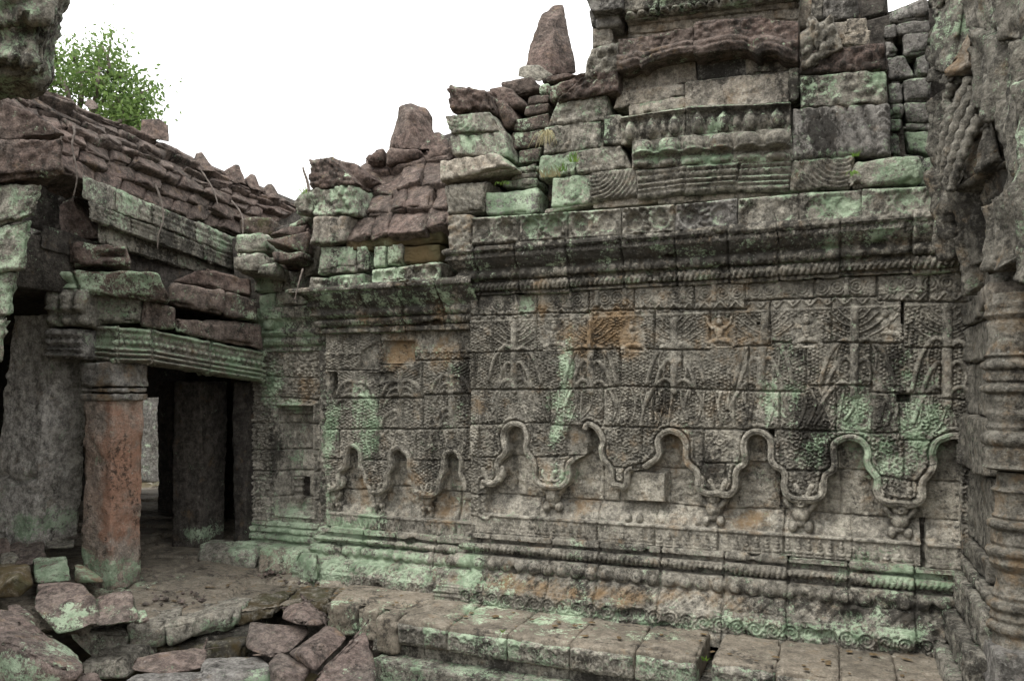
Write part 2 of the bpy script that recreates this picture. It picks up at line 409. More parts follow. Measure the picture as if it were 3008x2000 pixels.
def r_scroll(cx, cz, sp=.035, amp=.013, seed=1, rmax=9):
    def f(u, v, w, h):
        d = np.hypot(u - cx * w, (v - cz * h)); return amp * (np.sin(d / sp * 2 * np.pi) * .5 + .5) ** .7 * (d < rmax * h) * (.5 + .5 * sst(-.3, .3, fb2(u, v, 5, 2, seed)))
    return f
def r_drape(ang=.9, sp=.05, amp=.013, seed=1):
    def f(u, v, w, h):
        k = u * math.cos(ang) + v * math.sin(ang) + .02 * fb2(u, v, 4, 2, seed); return amp * np.abs(np.sin(k / sp * np.pi)) ** .6 + r_foliage(.006, .03, seed)(u, v, w, h) * (v < .25 * h)
    return f
def r_heads(n=4, seed=1, amp=.035):
    def f(u, v, w, h):
        sp = w / n; k = (np.mod(u, sp) - sp / 2); out = amp * np.sqrt(np.clip(1 - (k / (.27 * sp)) ** 2 - ((v - .38 * h) / (.36 * h)) ** 2, 0, 1))
        out = np.maximum(out, amp * .8 * np.clip(1 - np.abs(k) / (.16 * sp) - np.clip((v - .66 * h) / (.34 * h), 0, 2), 0, 1) * (v > .6 * h))
        k2 = np.mod(u + sp / 2, sp) - sp / 2; out = np.maximum(out, amp * .45 * np.sqrt(np.clip(1 - (k2 / (.16 * sp)) ** 2 - ((v - .42 * h) / (.28 * h)) ** 2, 0, 1)))
        return out + amp * .8 * sst(.84 * h, .9 * h, v)
    return f
def r_lumps(n=4, seed=1, amp=.04):
    def f(u, v, w, h):
        sp = w / n; k = (np.mod(u, sp) - sp / 2)
        out = amp * np.sqrt(np.clip(1 - (k / (.45 * sp)) ** 2 - ((v - .68 * h) / (.32 * h)) ** 2, 0, 1))
        out = out + amp * .6 * np.sqrt(np.clip(1 - ((v - .46 * h) / (.06 * h)) ** 2, 0, 1))
        out = np.maximum(out, amp * .5 * np.sqrt(np.clip(1 - (k / (.4 * sp)) ** 2 - ((v - .16 * h) / (.13 * h)) ** 2, 0, 1)))
        return out + .006 * fb2(u, v, 25, 2, seed)
    return f

# ------------------------------------------------------------------ mouldings swept along a wall's foot or head
def sweep(name, prof, path, mat, parent, bands=(), joints=(), step=.0062, amb=None, wob=.006, seed=0, tonevar=.18):
    """prof: (protrusion, z) from top to bottom; path: plan points, wall on the right-hand side of travel"""
    prof = np.array(prof, float); seg = np.hypot(*np.diff(prof, axis=0).T); s = np.concatenate([[0], np.cumsum(seg)])
    ss = np.linspace(0, s[-1], max(4, int(s[-1] / step))); pp = np.interp(ss, s, prof[:, 0]); zz = np.interp(ss, s, prof[:, 1])
    tp, tz = np.gradient(pp), np.gradient(zz); l = np.hypot(tp, tz); n_p, n_z = -tz / l, tp / l
    path = np.array(path, float); pts, nrm, Ls, mit = [], [], [], []; L0 = 0
    dirs = [(b - a) / np.linalg.norm(b - a) for a, b in zip(path[:-1], path[1:])]; ns = [np.array([-d[1], d[0]]) for d in dirs]
    for i, (a, b) in enumerate(zip(path[:-1], path[1:])):
        ln = np.linalg.norm(b - a); k = max(2, int(ln / step)); tt = np.linspace(0, 1, k + 1)
        if i > 0: tt = tt[1:]
        for t in tt:
            nn = ns[i]
            if t == 1 and i < len(ns) - 1: nn = (ns[i] + ns[i+1]) / (1 + ns[i] @ ns[i+1])
            pts.append(a + (b - a) * t); nrm.append(nn); Ls.append(L0 + ln * t)
        L0 += ln
    pts, nrm, Ls = np.array(pts), np.array(nrm), np.array(Ls); nu, nv = len(Ls), len(ss)
    U = np.repeat(Ls[:, None], nv, 1); Zg = np.repeat(zz[None], nu, 0)
    rel = np.zeros((nu, nv))
    for (z0, z1, fn) in bands:
        m = (zz > z0) & (zz < z1)
        if m.any(): rel[:, m] += fn(U[:, m], Zg[:, m] - z0, Ls[-1], z1 - z0)
    Sg = np.repeat(ss[None], nu, 0)
    er = fb2(U, Sg, 5, 3, seed + 31); rel = rel * (.7 + .3 * sst(-.5, .1, er)) + wob * fb2(U, Sg, 9, 3, seed) + .003 * fb2(U, Sg, 45, 2, seed + 2)
    rel -= .05 * sst(.42, .62, fb2(U, Sg, 6, 2, seed + 77))        # chips
    js = np.array(sorted(joints)) if len(joints) else np.array([-9.0])
    jw = U + .008 * fb2(U, Sg, 12, 2, seed + 5); dj = np.min(np.abs(jw[..., None] - js), -1); rel -= .03 * np.exp(-(dj / .006) ** 2)
    bid = np.searchsorted(js, U); R = np.random.RandomState(seed + 1); offs = R.uniform(-.011, .011, len(js) + 2); tv = R.uniform(1 - tonevar, 1 + tonevar, len(js) + 2)
    rel += offs[bid]
    p = pp[None] + rel * n_p[None]; z = zz[None] + rel * n_z[None]
    V = np.stack([pts[:, 0:1] + nrm[:, 0:1] * p, pts[:, 1:2] + nrm[:, 1:2] * p, z], -1).reshape(-1, 3)
    return mesh(name, V, gridF(nu, nv, flip=False), mat, parent, amb, tone=tv[bid].ravel())
def b_bead(sp, r, zc, amp):
    def f(u, v, L, h):
        k = np.mod(u, sp) - sp / 2; i = np.floor(u / sp); q = np.hypot(k / r, (v - zc) / (r * 1.05))
        return amp * np.sqrt(np.clip(1 - q ** 2, 0, 1)) * (.7 + .3 * _h(i, i * 0, i * 0, 3)) + amp * .25 * np.exp(-((q - 1.12) / .12) ** 2)
    return f
def b_rope(sp, amp, slant=.6):
    def f(u, v, L, h): return amp * np.abs(np.sin(np.pi * (u + slant * v) / sp)) ** .7
    return f
def b_petal(sp, amp):
    def f(u, v, L, h):
        k = np.abs(np.mod(u, sp) / sp - .5) * 2; return amp * (np.sqrt(np.clip(1 - k ** 2, 0, 1)) - .6 * np.exp(-(k / .12) ** 2))
    return f
def b_scroll(sp, amp, seed=1):
    def f(u, v, L, h):
        k = np.mod(u, sp) - sp / 2; d = np.hypot(k, v - h * .5); a = np.arctan2(v - h * .5, k)
        out = amp * (np.sin(d / .024 * 2 * np.pi + a) * .5 + .5) * (d < .48 * sp); dx, dz, i = cells(u, v, .026, .024, seed)
        return out + amp * np.sqrt(np.clip(1 - (dx ** 2 + dz ** 2) / .3, 0, 1)) * (.3 + .7 * i) * (d >= .40 * sp)
    return f
def b_slant(sp, amp):
    def f(u, v, L, h): return amp * sst(.2, .5, np.abs(np.mod((u + 1.1 * v) / sp, 1) - .5) * 2)
    return f

# ------------------------------------------------------------------ carved wall panel as one height field
def panel(name, y0, x0, x1, z0, z1, hfun, mat, parent, step=.0055, amb=None, skirt=.3):
    nx, nz = int((x1 - x0) / step), int((z1 - z0) / step)
    X, Z = np.meshgrid(np.linspace(x0, x1, nx), np.linspace(z0, z1, nz)); h, tone = hfun(X, Z)
    Y = y0 - h
    def pad(Aa): return np.pad(Aa, 1, mode='edge')
    Xp, Zp, Yp, Tp = pad(X), pad(Z), pad(Y), pad(tone)
    Yp[0, :] = Yp[-1, :] = Yp[:, 0] = Yp[:, -1] = y0 + skirt
    V = np.stack([Xp, Yp, Zp], -1).reshape(-1, 3)
    return mesh(name, V, gridF(nz + 2, nx + 2), mat, parent, amb, tone=Tp.ravel())
def courses(X, Z, Hs, Vs, seed):
    """Hs: list of (x,z) polylines from the top course down; Vs: x of the upright joints of each course"""
    H = [np.interp(X, h[:, 0], h[:, 1]) for h in Hs]
    cid = np.zeros(X.shape, int); dj = np.full(X.shape, 9.0); wx = .006 * fb2(X, Z, 14, 2, seed); wz = .005 * fb2(X, Z, 11, 2, seed + 4)
    for k, h in enumerate(H): cid += (Z < h + wz); dj = np.minimum(dj, np.abs(Z - h - wz))
    off = np.zeros(X.shape); tone = np.ones(X.shape); R = np.random.RandomState(seed)
    for c in range(len(Hs) + 1):
        m = cid == c; v = np.array(sorted(Vs[c])) if c < len(Vs) and len(Vs[c]) else np.array([99.0])
        b = np.searchsorted(v, X[m] + wx[m]); dv = np.min(np.abs((X[m] + wx[m])[:, None] - v[None]), 1); dj[m] = np.minimum(dj[m], dv)
        o = R.uniform(-.008, .008, len(v) + 1); tx = R.uniform(-.012, .012, len(v) + 1); tn = R.uniform(.82, 1.18, len(v) + 1)
        off[m] = o[b] + tx[b] * (X[m] - X.mean()) * .3; tone[m] = tn[b]
    return cid, dj, off, tone
def leafmask(X, Z, s, seed):
    X, Z = X + .022 * fb2(X, Z, 5, 2, seed + 60), Z + .022 * fb2(X, Z, 5, 2, seed + 61)
    dz, dx, i = cells(Z, X, s * .86, s * .92, seed, .2); tilt = (i - .5) * 1.6; a = dx * np.cos(tilt) + dz * np.sin(tilt); b = -dx * np.sin(tilt) + dz * np.cos(tilt)
    return np.sqrt(np.clip(1 - (a / .43) ** 2 - (b / .33) ** 2, 0, 1)) * (.55 + .9 * _h((i * 9999).astype(np.int64), (i * 77).astype(np.int64), (i * 7).astype(np.int64), 5))
def scrolls(X, Z, s, seed):
    dx, dz, i = cells(X, Z, s, s * .95, seed, .28); d = np.hypot(dx, dz); a = np.arctan2(dz, dx) * np.where(i > .5, 1, -1)
    return np.clip(np.sin(d * 17 + a + i * 6) * .6 + .4, 0, 1) * np.clip(1.15 - d * 1.5, 0, 1)
def tree_lines(cx, zt, zb, hw, seed, slant=0):
    """trunk and limbs of one carved tree, as (polyline, half width)"""
    R = random.Random(seed); out = []; H = zt - zb; sx = lambda z: cx + slant * (z - zb)
    out.append((np.array([[sx(zb - .02), zb - .02], [sx(zt - .02), zt - .02]]), .027))
    for side in (-1, 1):
        for (f, reach, drop, wd) in ((.06, .95, .30, .014), (.32, .72, .34, .014), (.56, .98, .46, .015)):
            z = zb + H * (f + R.uniform(-.03, .03)); r = hw * reach * R.uniform(.85, 1.05); d = H * drop
            p = [(sx(z), z), (sx(z) + side * r * .35, z + .07 * H), (sx(z) + side * r * .75, z - .25 * d), (sx(z) + side * r, z - d)]
            out.append((smooth_line(p, 6), wd))
            q = p[2]; out.append((smooth_line([p[1], (p[1][0] + side * .2 * r, p[1][1] - .4 * d), (p[1][0] + side * .15 * r, p[1][1] - .85 * d)], 5), .007))
        for k in range(5):
            f = .62 + .075 * k; z = zb + H * f; r = hw * (.85 - .13 * k)
            out.append((smooth_line([(sx(z), z), (sx(z) + side * r * .5, z + .05 * H), (sx(z) + side * r, z + .17 * H)], 4), .0058))
    return out

def stamp(X, Z, fig):
    """fig: list of ('e',x,z,rx,rz,h) and ('c',x1,z1,x2,z2,r) shapes -> height"""
    out = np.zeros(X.shape)
    for s in fig:
        if s[0] == 'e': h = s[5] * np.sqrt(np.clip(1 - ((X - s[1]) / s[3]) ** 2 - ((Z - s[2]) / s[4]) ** 2, 0, 1))
        else:
            dx, dz = s[3] - s[1], s[4] - s[2]; t = np.clip(((X - s[1]) * dx + (Z - s[2]) * dz) / (dx * dx + dz * dz + 1e-9), 0, 1)
            d = np.hypot(X - s[1] - t * dx, Z - s[2] - t * dz); h = np.sqrt(np.clip(s[5] ** 2 - d ** 2, 0, 1)) * (s[6] if len(s) > 6 else 1)
        out = np.maximum(out, h)
    return out
def relief_part(name, fig, cx, cz, y, rx, rz, mat, parent, scale=1.0, step=.004, amb=None, seed=0, label=None):
    xs = np.arange(-rx, rx, step / scale); zs = np.arange(-rz, rz, step / scale); X, Z = np.meshgrid(xs, zs)
    h = stamp(X, Z, fig); keep = h > .0015; h = h + .0025 * fb2(X * scale + cx, Z * scale + cz, 60, 2, seed) * keep
    V = np.stack([cx + X * scale, y - h * scale, cz + Z * scale], -1).reshape(-1, 3); Fq = gridF(len(zs), len(xs)); k = keep.ravel()
    Fq = Fq[k[Fq].any(1)]; u, inv = np.unique(Fq.ravel(), return_inverse=True)
    V = V[u]; z = np.where(k[u], 0, .012); V[:, 1] += z
    return mesh(name, V, inv.reshape(-1, 4), mat, parent, amb, label=label)
FLY = [('e', 0, .062, .021, .026, .03), ('e', 0, .095, .016, .012, .02), ('c', 0, .1, 0, .125, .007), ('c', -.035, .03, .035, .03, .014), ('e', 0, .01, .028, .035, .024), ('e', 0, -.02, .02, .02, .02),
       ('c', -.04, .032, -.066, .058, .010), ('c', -.066, .058, -.072, .09, .009), ('c', .04, .032, .066, .058, .010), ('c', .066, .058, .072, .09, .009),
       ('c', -.01, -.04, -.06, -.06, .017), ('c', -.06, -.06, -.025, -.078, .012), ('c', .01, -.04, .06, -.05, .017), ('c', .06, -.05, .085, -.078, .012), ('c', -.07, -.085, .08, -.088, .008)]
ATL = [('e', 0, .075, .046, .042, .062), ('e', 0, .078, .014, .012, .075), ('e', -.018, .09, .011, .009, .066), ('e', .018, .09, .011, .009, .066), ('e', 0, .055, .026, .009, .068), ('c', -.03, .112, .03, .112, .014, 2.5),
       ('e', 0, .01, .048, .055, .055), ('e', 0, -.04, .03, .03, .04), ('c', -.045, .03, -.075, .07, .017, 1.8), ('c', -.075, .07, -.062, .125, .015, 1.8), ('c', .045, .03, .075, .07, .017, 1.8), ('c', .075, .07, .062, .125, .015, 1.8),
       ('e', -.042, -.065, .026, .034, .05), ('c', -.042, -.085, -.05, -.13, .014, 1.6), ('e', .042, -.065, .026, .034, .05), ('c', .042, -.085, .05, -.13, .014, 1.6)]
def rim(name, pts, y, parent, mat, wd=.021, out=.03, amb=None, seed=0, n=3):
    """moulded edge that follows the outline of the niches"""
    pts = smooth_line(pts, n); d = np.gradient(pts, axis=0); d /= np.maximum(np.linalg.norm(d, axis=1, keepdims=True), 1e-9); nr = np.stack([-d[:, 1], d[:, 0]], 1)
    th = np.linspace(-1, 1, 13); prof = out * np.sqrt(np.clip(1 - th ** 2, 0, 1)) - .009 * np.exp(-((np.abs(th) - .38) / .11) ** 2)
    o = th[None, :, None] * wd * nr[:, None, :] + nr[:, None, :] * wd * .55
    XZ = pts[:, None, :] + o; k = fb2(XZ[..., 0], XZ[..., 1], 18, 2, seed)
    sl_ = np.concatenate([[0], np.cumsum(np.hypot(*np.diff(pts, axis=0).T))])[:, None]
    Y = y - prof[None] * (1 + .55 * k + .22 * np.abs(np.sin(sl_ / .034 * 3.14 + th[None] * 1.2)) * (th[None] > .1) - .5 * sst(.35, .6, fb2(XZ[..., 0], XZ[..., 1], 7, 2, seed + 9))) + np.where(np.abs(th) > .99, .03, 0)[None]
    V = np.stack([XZ[..., 0], Y, XZ[..., 1]], -1).reshape(-1, 3)
    return mesh(name, V, gridF(len(pts), 13, flip=True), mat, parent, amb)
def z2(px, y): return lambda py: W(px, py, y)[2]

# ================================================================== STAINS (placed on the walls where the photograph shows them)
for a in [  # main wall, plane y = 0
    ('l', 1665, 1085, 26, 75, .75), ('l', 1655, 1190, 45, 48, .62), ('l', 1635, 1275, 35, 40, .45), ('l', 1640, 1390, 60, 40, .3), ('l', 1540, 905, 30, 45, .45),
    ('l', 2265, 1180, 34, 70, .6), ('l', 2330, 1190, 24, 70, .5), ('l', 2500, 1200, 45, 75, .72), ('l', 2545, 1300, 75, 40, .68), ('l', 2560, 1400, 40, 50, .4), ('l', 2700, 1230, 70, 75, .66), ('l', 2740, 1300, 50, 60, .55), ('l', 2680, 1110, 70, 60, .34),
    ('l', 2310, 1060, 60, 50, .26), ('l', 2480, 870, 60, 40, .25), ('l', 2660, 850, 70, 40, .25), ('l', 2640, 1380, 60, 60, .35), ('l', 2400, 1330, 60, 50, .3), ('l', 2680, 980, 60, 60, .25),
    ('d', 2395, 1240, 45, 130, .42), ('d', 2430, 1330, 50, 60, .35), ('d', 2590, 1220, 26, 90, .5), ('d', 2625, 1330, 30, 60, .35), ('d', 2350, 1200, 20, 60, .35), ('d', 1950, 1180, 30, 60, .35), ('d', 2090, 1370, 50, 50, .35), ('d', 2740, 980, 60, 60, .25), ('d', 2620, 1090, 40, 60, .25),
    ('d', 2200, 1230, 40, 60, .22), ('d', 2550, 1420, 60, 60, .3), ('d', 2330, 1050, 40, 60, .28), ('d', 2260, 750, 300, 40, .24), ('d', 1900, 740, 300, 40, .34), ('d', 1600, 760, 250, 40, .3), ('d', 1430, 820, 60, 120, .4), ('d', 2700, 720, 120, 60, .2),
    ('w', 1800, 960, 75, 55, .75), ('w', 1720, 985, 60, 55, .5), ('w', 1590, 890, 25, 60, .55), ('w', 1850, 1030, 40, 40, .35), ('w', 1990, 1330, 40, 70, .35), ('w', 1590, 1430, 50, 60, .35), ('w', 1700, 1490, 60, 40, .35), ('w', 2010, 1500, 70, 40, .3), ('w', 2200, 1520, 90, 40, .42), ('w', 2140, 980, 90, 60, .32), ('w', 1960, 1220, 60, 60, .32), ('w', 1410, 1180, 30, 60, .35), ('w', 2790, 1500, 40, 30, .3),
    ('w', 2000, 860, 150, 40, .25), ('l', 1390, 1640, 60, 50, .35), ('l', 2480, 1640, 150, 40, .25), ('l', 2700, 1690, 120, 50, .4), ('l', 1420, 1700, 80, 25, .45)]: blob(*a)
for a in [('l', 1420, 1790, 90, 26, .6), ('l', 1650, 1805, 160, 22, .5), ('l', 1900, 1825, 120, 18, .35), ('l', 2300, 1850, 230, 25, .55), ('l', 2650, 1870, 120, 35, .35), ('w', 1700, 1745, 260, 22, .5), ('w', 1450, 1720, 80, 22, .3), ('w', 2150, 1770, 160, 20, .3), ('d', 2400, 1790, 200, 22, .3), ('d', 1950, 1840, 120, 26, .25), ('d', 2650, 1800, 120, 30, .3)]: blob(*a, y=-.22)
for a in [('l', 1590, 655, 55, 42, .75), ('l', 1480, 630, 50, 18, .45), ('l', 2460, 610, 55, 40, .6), ('l', 2640, 580, 80, 45, .5), ('l', 2330, 575, 60, 20, .45), ('l', 1660, 560, 60, 60, .72), ('l', 1650, 490, 30, 45, .6), ('l', 2080, 480, 60, 14, .55), ('l', 2230, 470, 60, 14, .5), ('l', 2640, 520, 60, 35, .65), ('l', 2590, 230, 40, 30, .5), ('l', 2010, 470, 100, 16, .3), ('l', 2480, 450, 80, 14, .5), ('l', 1900, 445, 120, 14, .3), ('l', 1780, 370, 25, 30, .4), ('l', 2660, 420, 50, 40, .5),
          ('l', 1500, 470, 40, 30, .5), ('l', 1400, 360, 40, 40, .45), ('l', 1480, 590, 70, 30, .45), ('l', 2420, 250, 60, 40, .3), ('l', 2100, 380, 120, 14, .3), ('l', 2650, 330, 40, 40, .35), ('l', 1930, 470, 60, 20, .25), ('l', 1640, 330, 60, 30, .3), ('l', 1740, 650, 50, 25, .2), ('l', 2560, 690, 60, 20, .35), ('d', 2110, 190, 40, 30, .45), ('d', 2240, 170, 30, 30, .4), ('d', 2100, 230, 110, 16, .4), ('d', 1690, 240, 60, 60, .2), ('d', 2360, 260, 40, 50, .4), ('d', 2390, 400, 40, 60, .35), ('d', 1785, 380, 30, 50, .4), ('d', 2080, 350, 160, 16, .3), ('d', 2440, 395, 30, 60, .4), ('d', 2620, 620, 60, 40, .25)]: blob(*a, y=-.08)
for a in [('l', 1075, 1210, 42, 60, .7), ('l', 1090, 1290, 38, 55, .55), ('l', 975, 1230, 32, 70, .7), ('l', 960, 1310, 20, 60, .6), ('l', 960, 1440, 22, 70, .45), ('l', 1000, 1560, 90, 40, .6), ('l', 1080, 1520, 50, 30, .5), ('l', 970, 1640, 120, 50, .75), ('l', 1180, 1640, 110, 30, .55), ('l', 1250, 1680, 80, 30, .4), ('w', 1165, 1035, 52, 48, 1.0), ('w', 1300, 1035, 60, 45, .5), ('w', 1215, 1420, 40, 60, .5), ('w', 1290, 1490, 60, 50, .4), ('w', 1050, 1430, 30, 60, .45), ('w', 1130, 940, 130, 22, .4), ('w', 1330, 900, 50, 60, .35),
          ('d', 1100, 880, 150, 40, .45), ('d', 1290, 860, 110, 40, .4), ('d', 1000, 860, 60, 50, .4), ('d', 1340, 1320, 30, 80, .3), ('d', 1370, 1100, 20, 120, .3), ('d', 1120, 1330, 40, 60, .25)]: blob(*a, y=.12)
for a in [('l', 1000, 745, 60, 40, .5), ('l', 1130, 740, 50, 40, .6), ('l', 1150, 810, 60, 30, .6), ('l', 1060, 810, 40, 25, .3), ('w', 1250, 750, 60, 40, .4), ('m', 1180, 765, 60, 40, .4), ('m', 1270, 750, 60, 45, .5)]: blob(*a, y=.1)
for a in [('l', 800, 1110, 45, 60, .75), ('l', 850, 1190, 60, 20, .5), ('l', 850, 1350, 24, 40, .5), ('l', 820, 1570, 110, 40, .7), ('l', 800, 930, 40, 80, .5), ('l', 850, 1500, 60, 35, .45), ('w', 900, 1140, 50, 45, .4), ('d', 800, 1320, 30, 100, .3), ('d', 850, 960, 60, 30, .3)]: blob(*a, y=.28)

# ================================================================== MAIN CARVED WALL  (plane y = 0)
YM = 0.0; XR = .78; XL = W(1384, 1200, 0)[0]
main = thing("carved_wall", "long carved sandstone wall with trees, flying figures and six lobed niches", "wall", (XL + 1.6, .3, 0))
m2 = lambda pts: xz(pts, YM)
Hm = [m2([(1384, 928), (1516, 924), (1575, 919), (1730, 919), (1739, 913), (1863, 912), (1866, 908), (2038, 909), (2194, 908), (2195, 885), (2393, 877), (2394, 874), (2576, 872), (2580, 885), (2830, 887)]),
      m2([(1384, 1037), (1451, 1034), (1673, 1028), (1822, 1024), (2003, 1027), (2086, 1028), (2087, 1020), (2267, 1016), (2268, 1005), (2656, 1008), (2659, 1021), (2830, 1023)]),
      m2([(1383, 1144), (1617, 1143), (1774, 1140), (1819, 1133), (2000, 1140), (2195, 1148), (2367, 1150), (2368, 1131), (2551, 1133), (2552, 1151), (2641, 1155), (2645, 1158), (2767, 1157), (2768, 1171), (2830, 1173)]),
      m2([(1383, 1247), (1564, 1241), (1615, 1242), (1617, 1247), (1771, 1252), (1919, 1255), (2061, 1261), (2257, 1261), (2461, 1265), (2568, 1271), (2642, 1271), (2643, 1292), (2830, 1295)]),
      m2([(1384, 1341), (1567, 1343), (1725, 1336), (1763, 1368), (1886, 1376), (2061, 1382), (2066, 1361), (2257, 1361), (2300, 1382), (2454, 1382), (2555, 1388), (2655, 1410), (2716, 1417), (2830, 1423)]),
      m2([(1384, 1452), (1489, 1458), (1577, 1465), (1756, 1476), (1807, 1479), (1921, 1483), (2058, 1496), (2109, 1500), (2303, 1502), (2392, 1510), (2471, 1518), (2627, 1528), (2830, 1537)])]
Vm = [[W(p, 900, 0)[0] for p in r] for r in ([1406, 1576, 1730, 1863, 2039, 2190, 2393, 2576, 2730], [1449, 1577, 1743, 1923, 2085, 2264, 2443, 2653], [1397, 1683, 1822, 2004, 2199, 2369, 2561, 2765], [1617, 1772, 1921, 2100, 2292, 2456, 2644], [1411, 1565, 1726, 1885, 2067, 2257, 2457, 2656], [1503, 1762, 1809, 1957, 2132, 2293, 2473, 2680], [1576, 1754, 1923, 2110, 2303, 2504, 2712])]
c1 = lambda L: [(x / 3.92 + 1350, y / 3.92 + 1200) for x, y in L]
c2 = lambda L: [(x / 3.92 + 1900, y / 3.92 + 1200) for x, y in L]
c3 = lambda L: [(x / 3.92 + 2300, y / 3.92 + 1200) for x, y in L]
n1 = c1([(300, 1180), (295, 1050), (300, 900), (285, 860), (340, 885), (400, 885), (445, 845), (475, 780), (470, 700), (458, 640), (480, 590), (530, 550), (560, 480), (540, 400), (530, 320), (550, 250), (600, 200), (650, 190), (710, 210), (750, 270), (765, 350), (755, 420), (765, 490), (790, 550), (840, 610), (860, 690), (850, 780), (880, 860), (950, 910), (1060, 918), (1180, 910), (1250, 850), (1280, 770), (1275, 680), (1290, 630), (1340, 595), (1400, 560), (1455, 520), (1480, 440), (1478, 330), (1470, 240), (1490, 195), (1560, 230), (1610, 300), (1640, 380), (1620, 450), (1630, 540), (1660, 620), (1715, 680), (1735, 740), (1735, 820), (1770, 890), (1840, 905), (1905, 930), (1945, 880), (1955, 800), (1960, 730), (2010, 710)])
n2 = c2([(-10, 690), (50, 645), (130, 590), (165, 520), (160, 450), (150, 370), (190, 310), (260, 275), (330, 290), (390, 330), (430, 400), (435, 480), (430, 560), (450, 630), (500, 680), (550, 720), (575, 790), (570, 870), (590, 930), (650, 980), (740, 1000), (830, 990), (920, 1010), (990, 990), (1040, 920), (1055, 840), (1045, 770), (1070, 700), (1130, 660), (1160, 600), (1155, 530), (1140, 450), (1150, 370), (1190, 310), (1260, 285), (1330, 300), (1390, 350), (1410, 430), (1405, 540), (1420, 620), (1470, 680), (1540, 720), (1570, 790), (1555, 870), (1570, 960), (1630, 1030), (1720, 1060), (1840, 1062), (1950, 1060), (2030, 1010), (2065, 930), (2065, 850), (2080, 780), (2140, 740), (2180, 690), (2190, 620), (2175, 500), (2180, 430)])
n3 = c3([(610, 420), (650, 390), (720, 360), (790, 355), (870, 380), (930, 440), (955, 520), (940, 590), (960, 670), (1010, 740), (1060, 800), (1060, 880), (1055, 950), (1090, 1030), (1160, 1080), (1250, 1100), (1350, 1102), (1450, 1115), (1550, 1110), (1620, 1050), (1635, 960), (1630, 850), (1680, 790), (1740, 700), (1760, 600), (1745, 520), (1760, 450), (1800, 390), (1870, 360), (1960, 335), (2060, 345)])
NB = m2(n1 + n2 + n3); Zr = .650
NPOLY = np.concatenate([NB, [[NB[-1][0], Zr], [NB[0][0], Zr]]])
TREES = []
for k, (px, pt, pb, sl) in enumerate([(1513, 948, 1140, 0), (1737, 940, 1142, 0), (1981, 935, 1140, 0), (2232, 905, 1150, .07), (2510, 905, 1150, 0), (2783, 895, 1180, 0)]):
    a = W(px, pt, 0); b = W(px, pb, 0); TREES += tree_lines(b[0], a[2], b[2], .215 + .02 * (k > 3), 10 + k, sl)
R_ = random.Random(5); HANG = []
for px in range(1400, 2815, 24):
    p = [(px, 1140 + R_.uniform(0, 12)), (px + R_.uniform(-14, 14), 1190), (px + R_.uniform(-26, 26), 1240 + R_.uniform(-15, 20))]; HANG.append((smooth_line(m2(p), 4), R_.choice([.006, .007, .010])))
FIGS = [(1627, 990), (1857, 993), (2112, 978), (2368, 975), (2600, 955)]
PLAIN = [m2([(1668, 1252), (1725, 1252), (1725, 1334), (1690, 1334), (1662, 1300)]), m2([(1848, 1382), (1955, 1386), (1952, 1480), (1836, 1474), (1834, 1432), (1850, 1400)]), m2([(1515, 832), (1573, 832), (1573, 915), (1535, 915), (1518, 880)])]
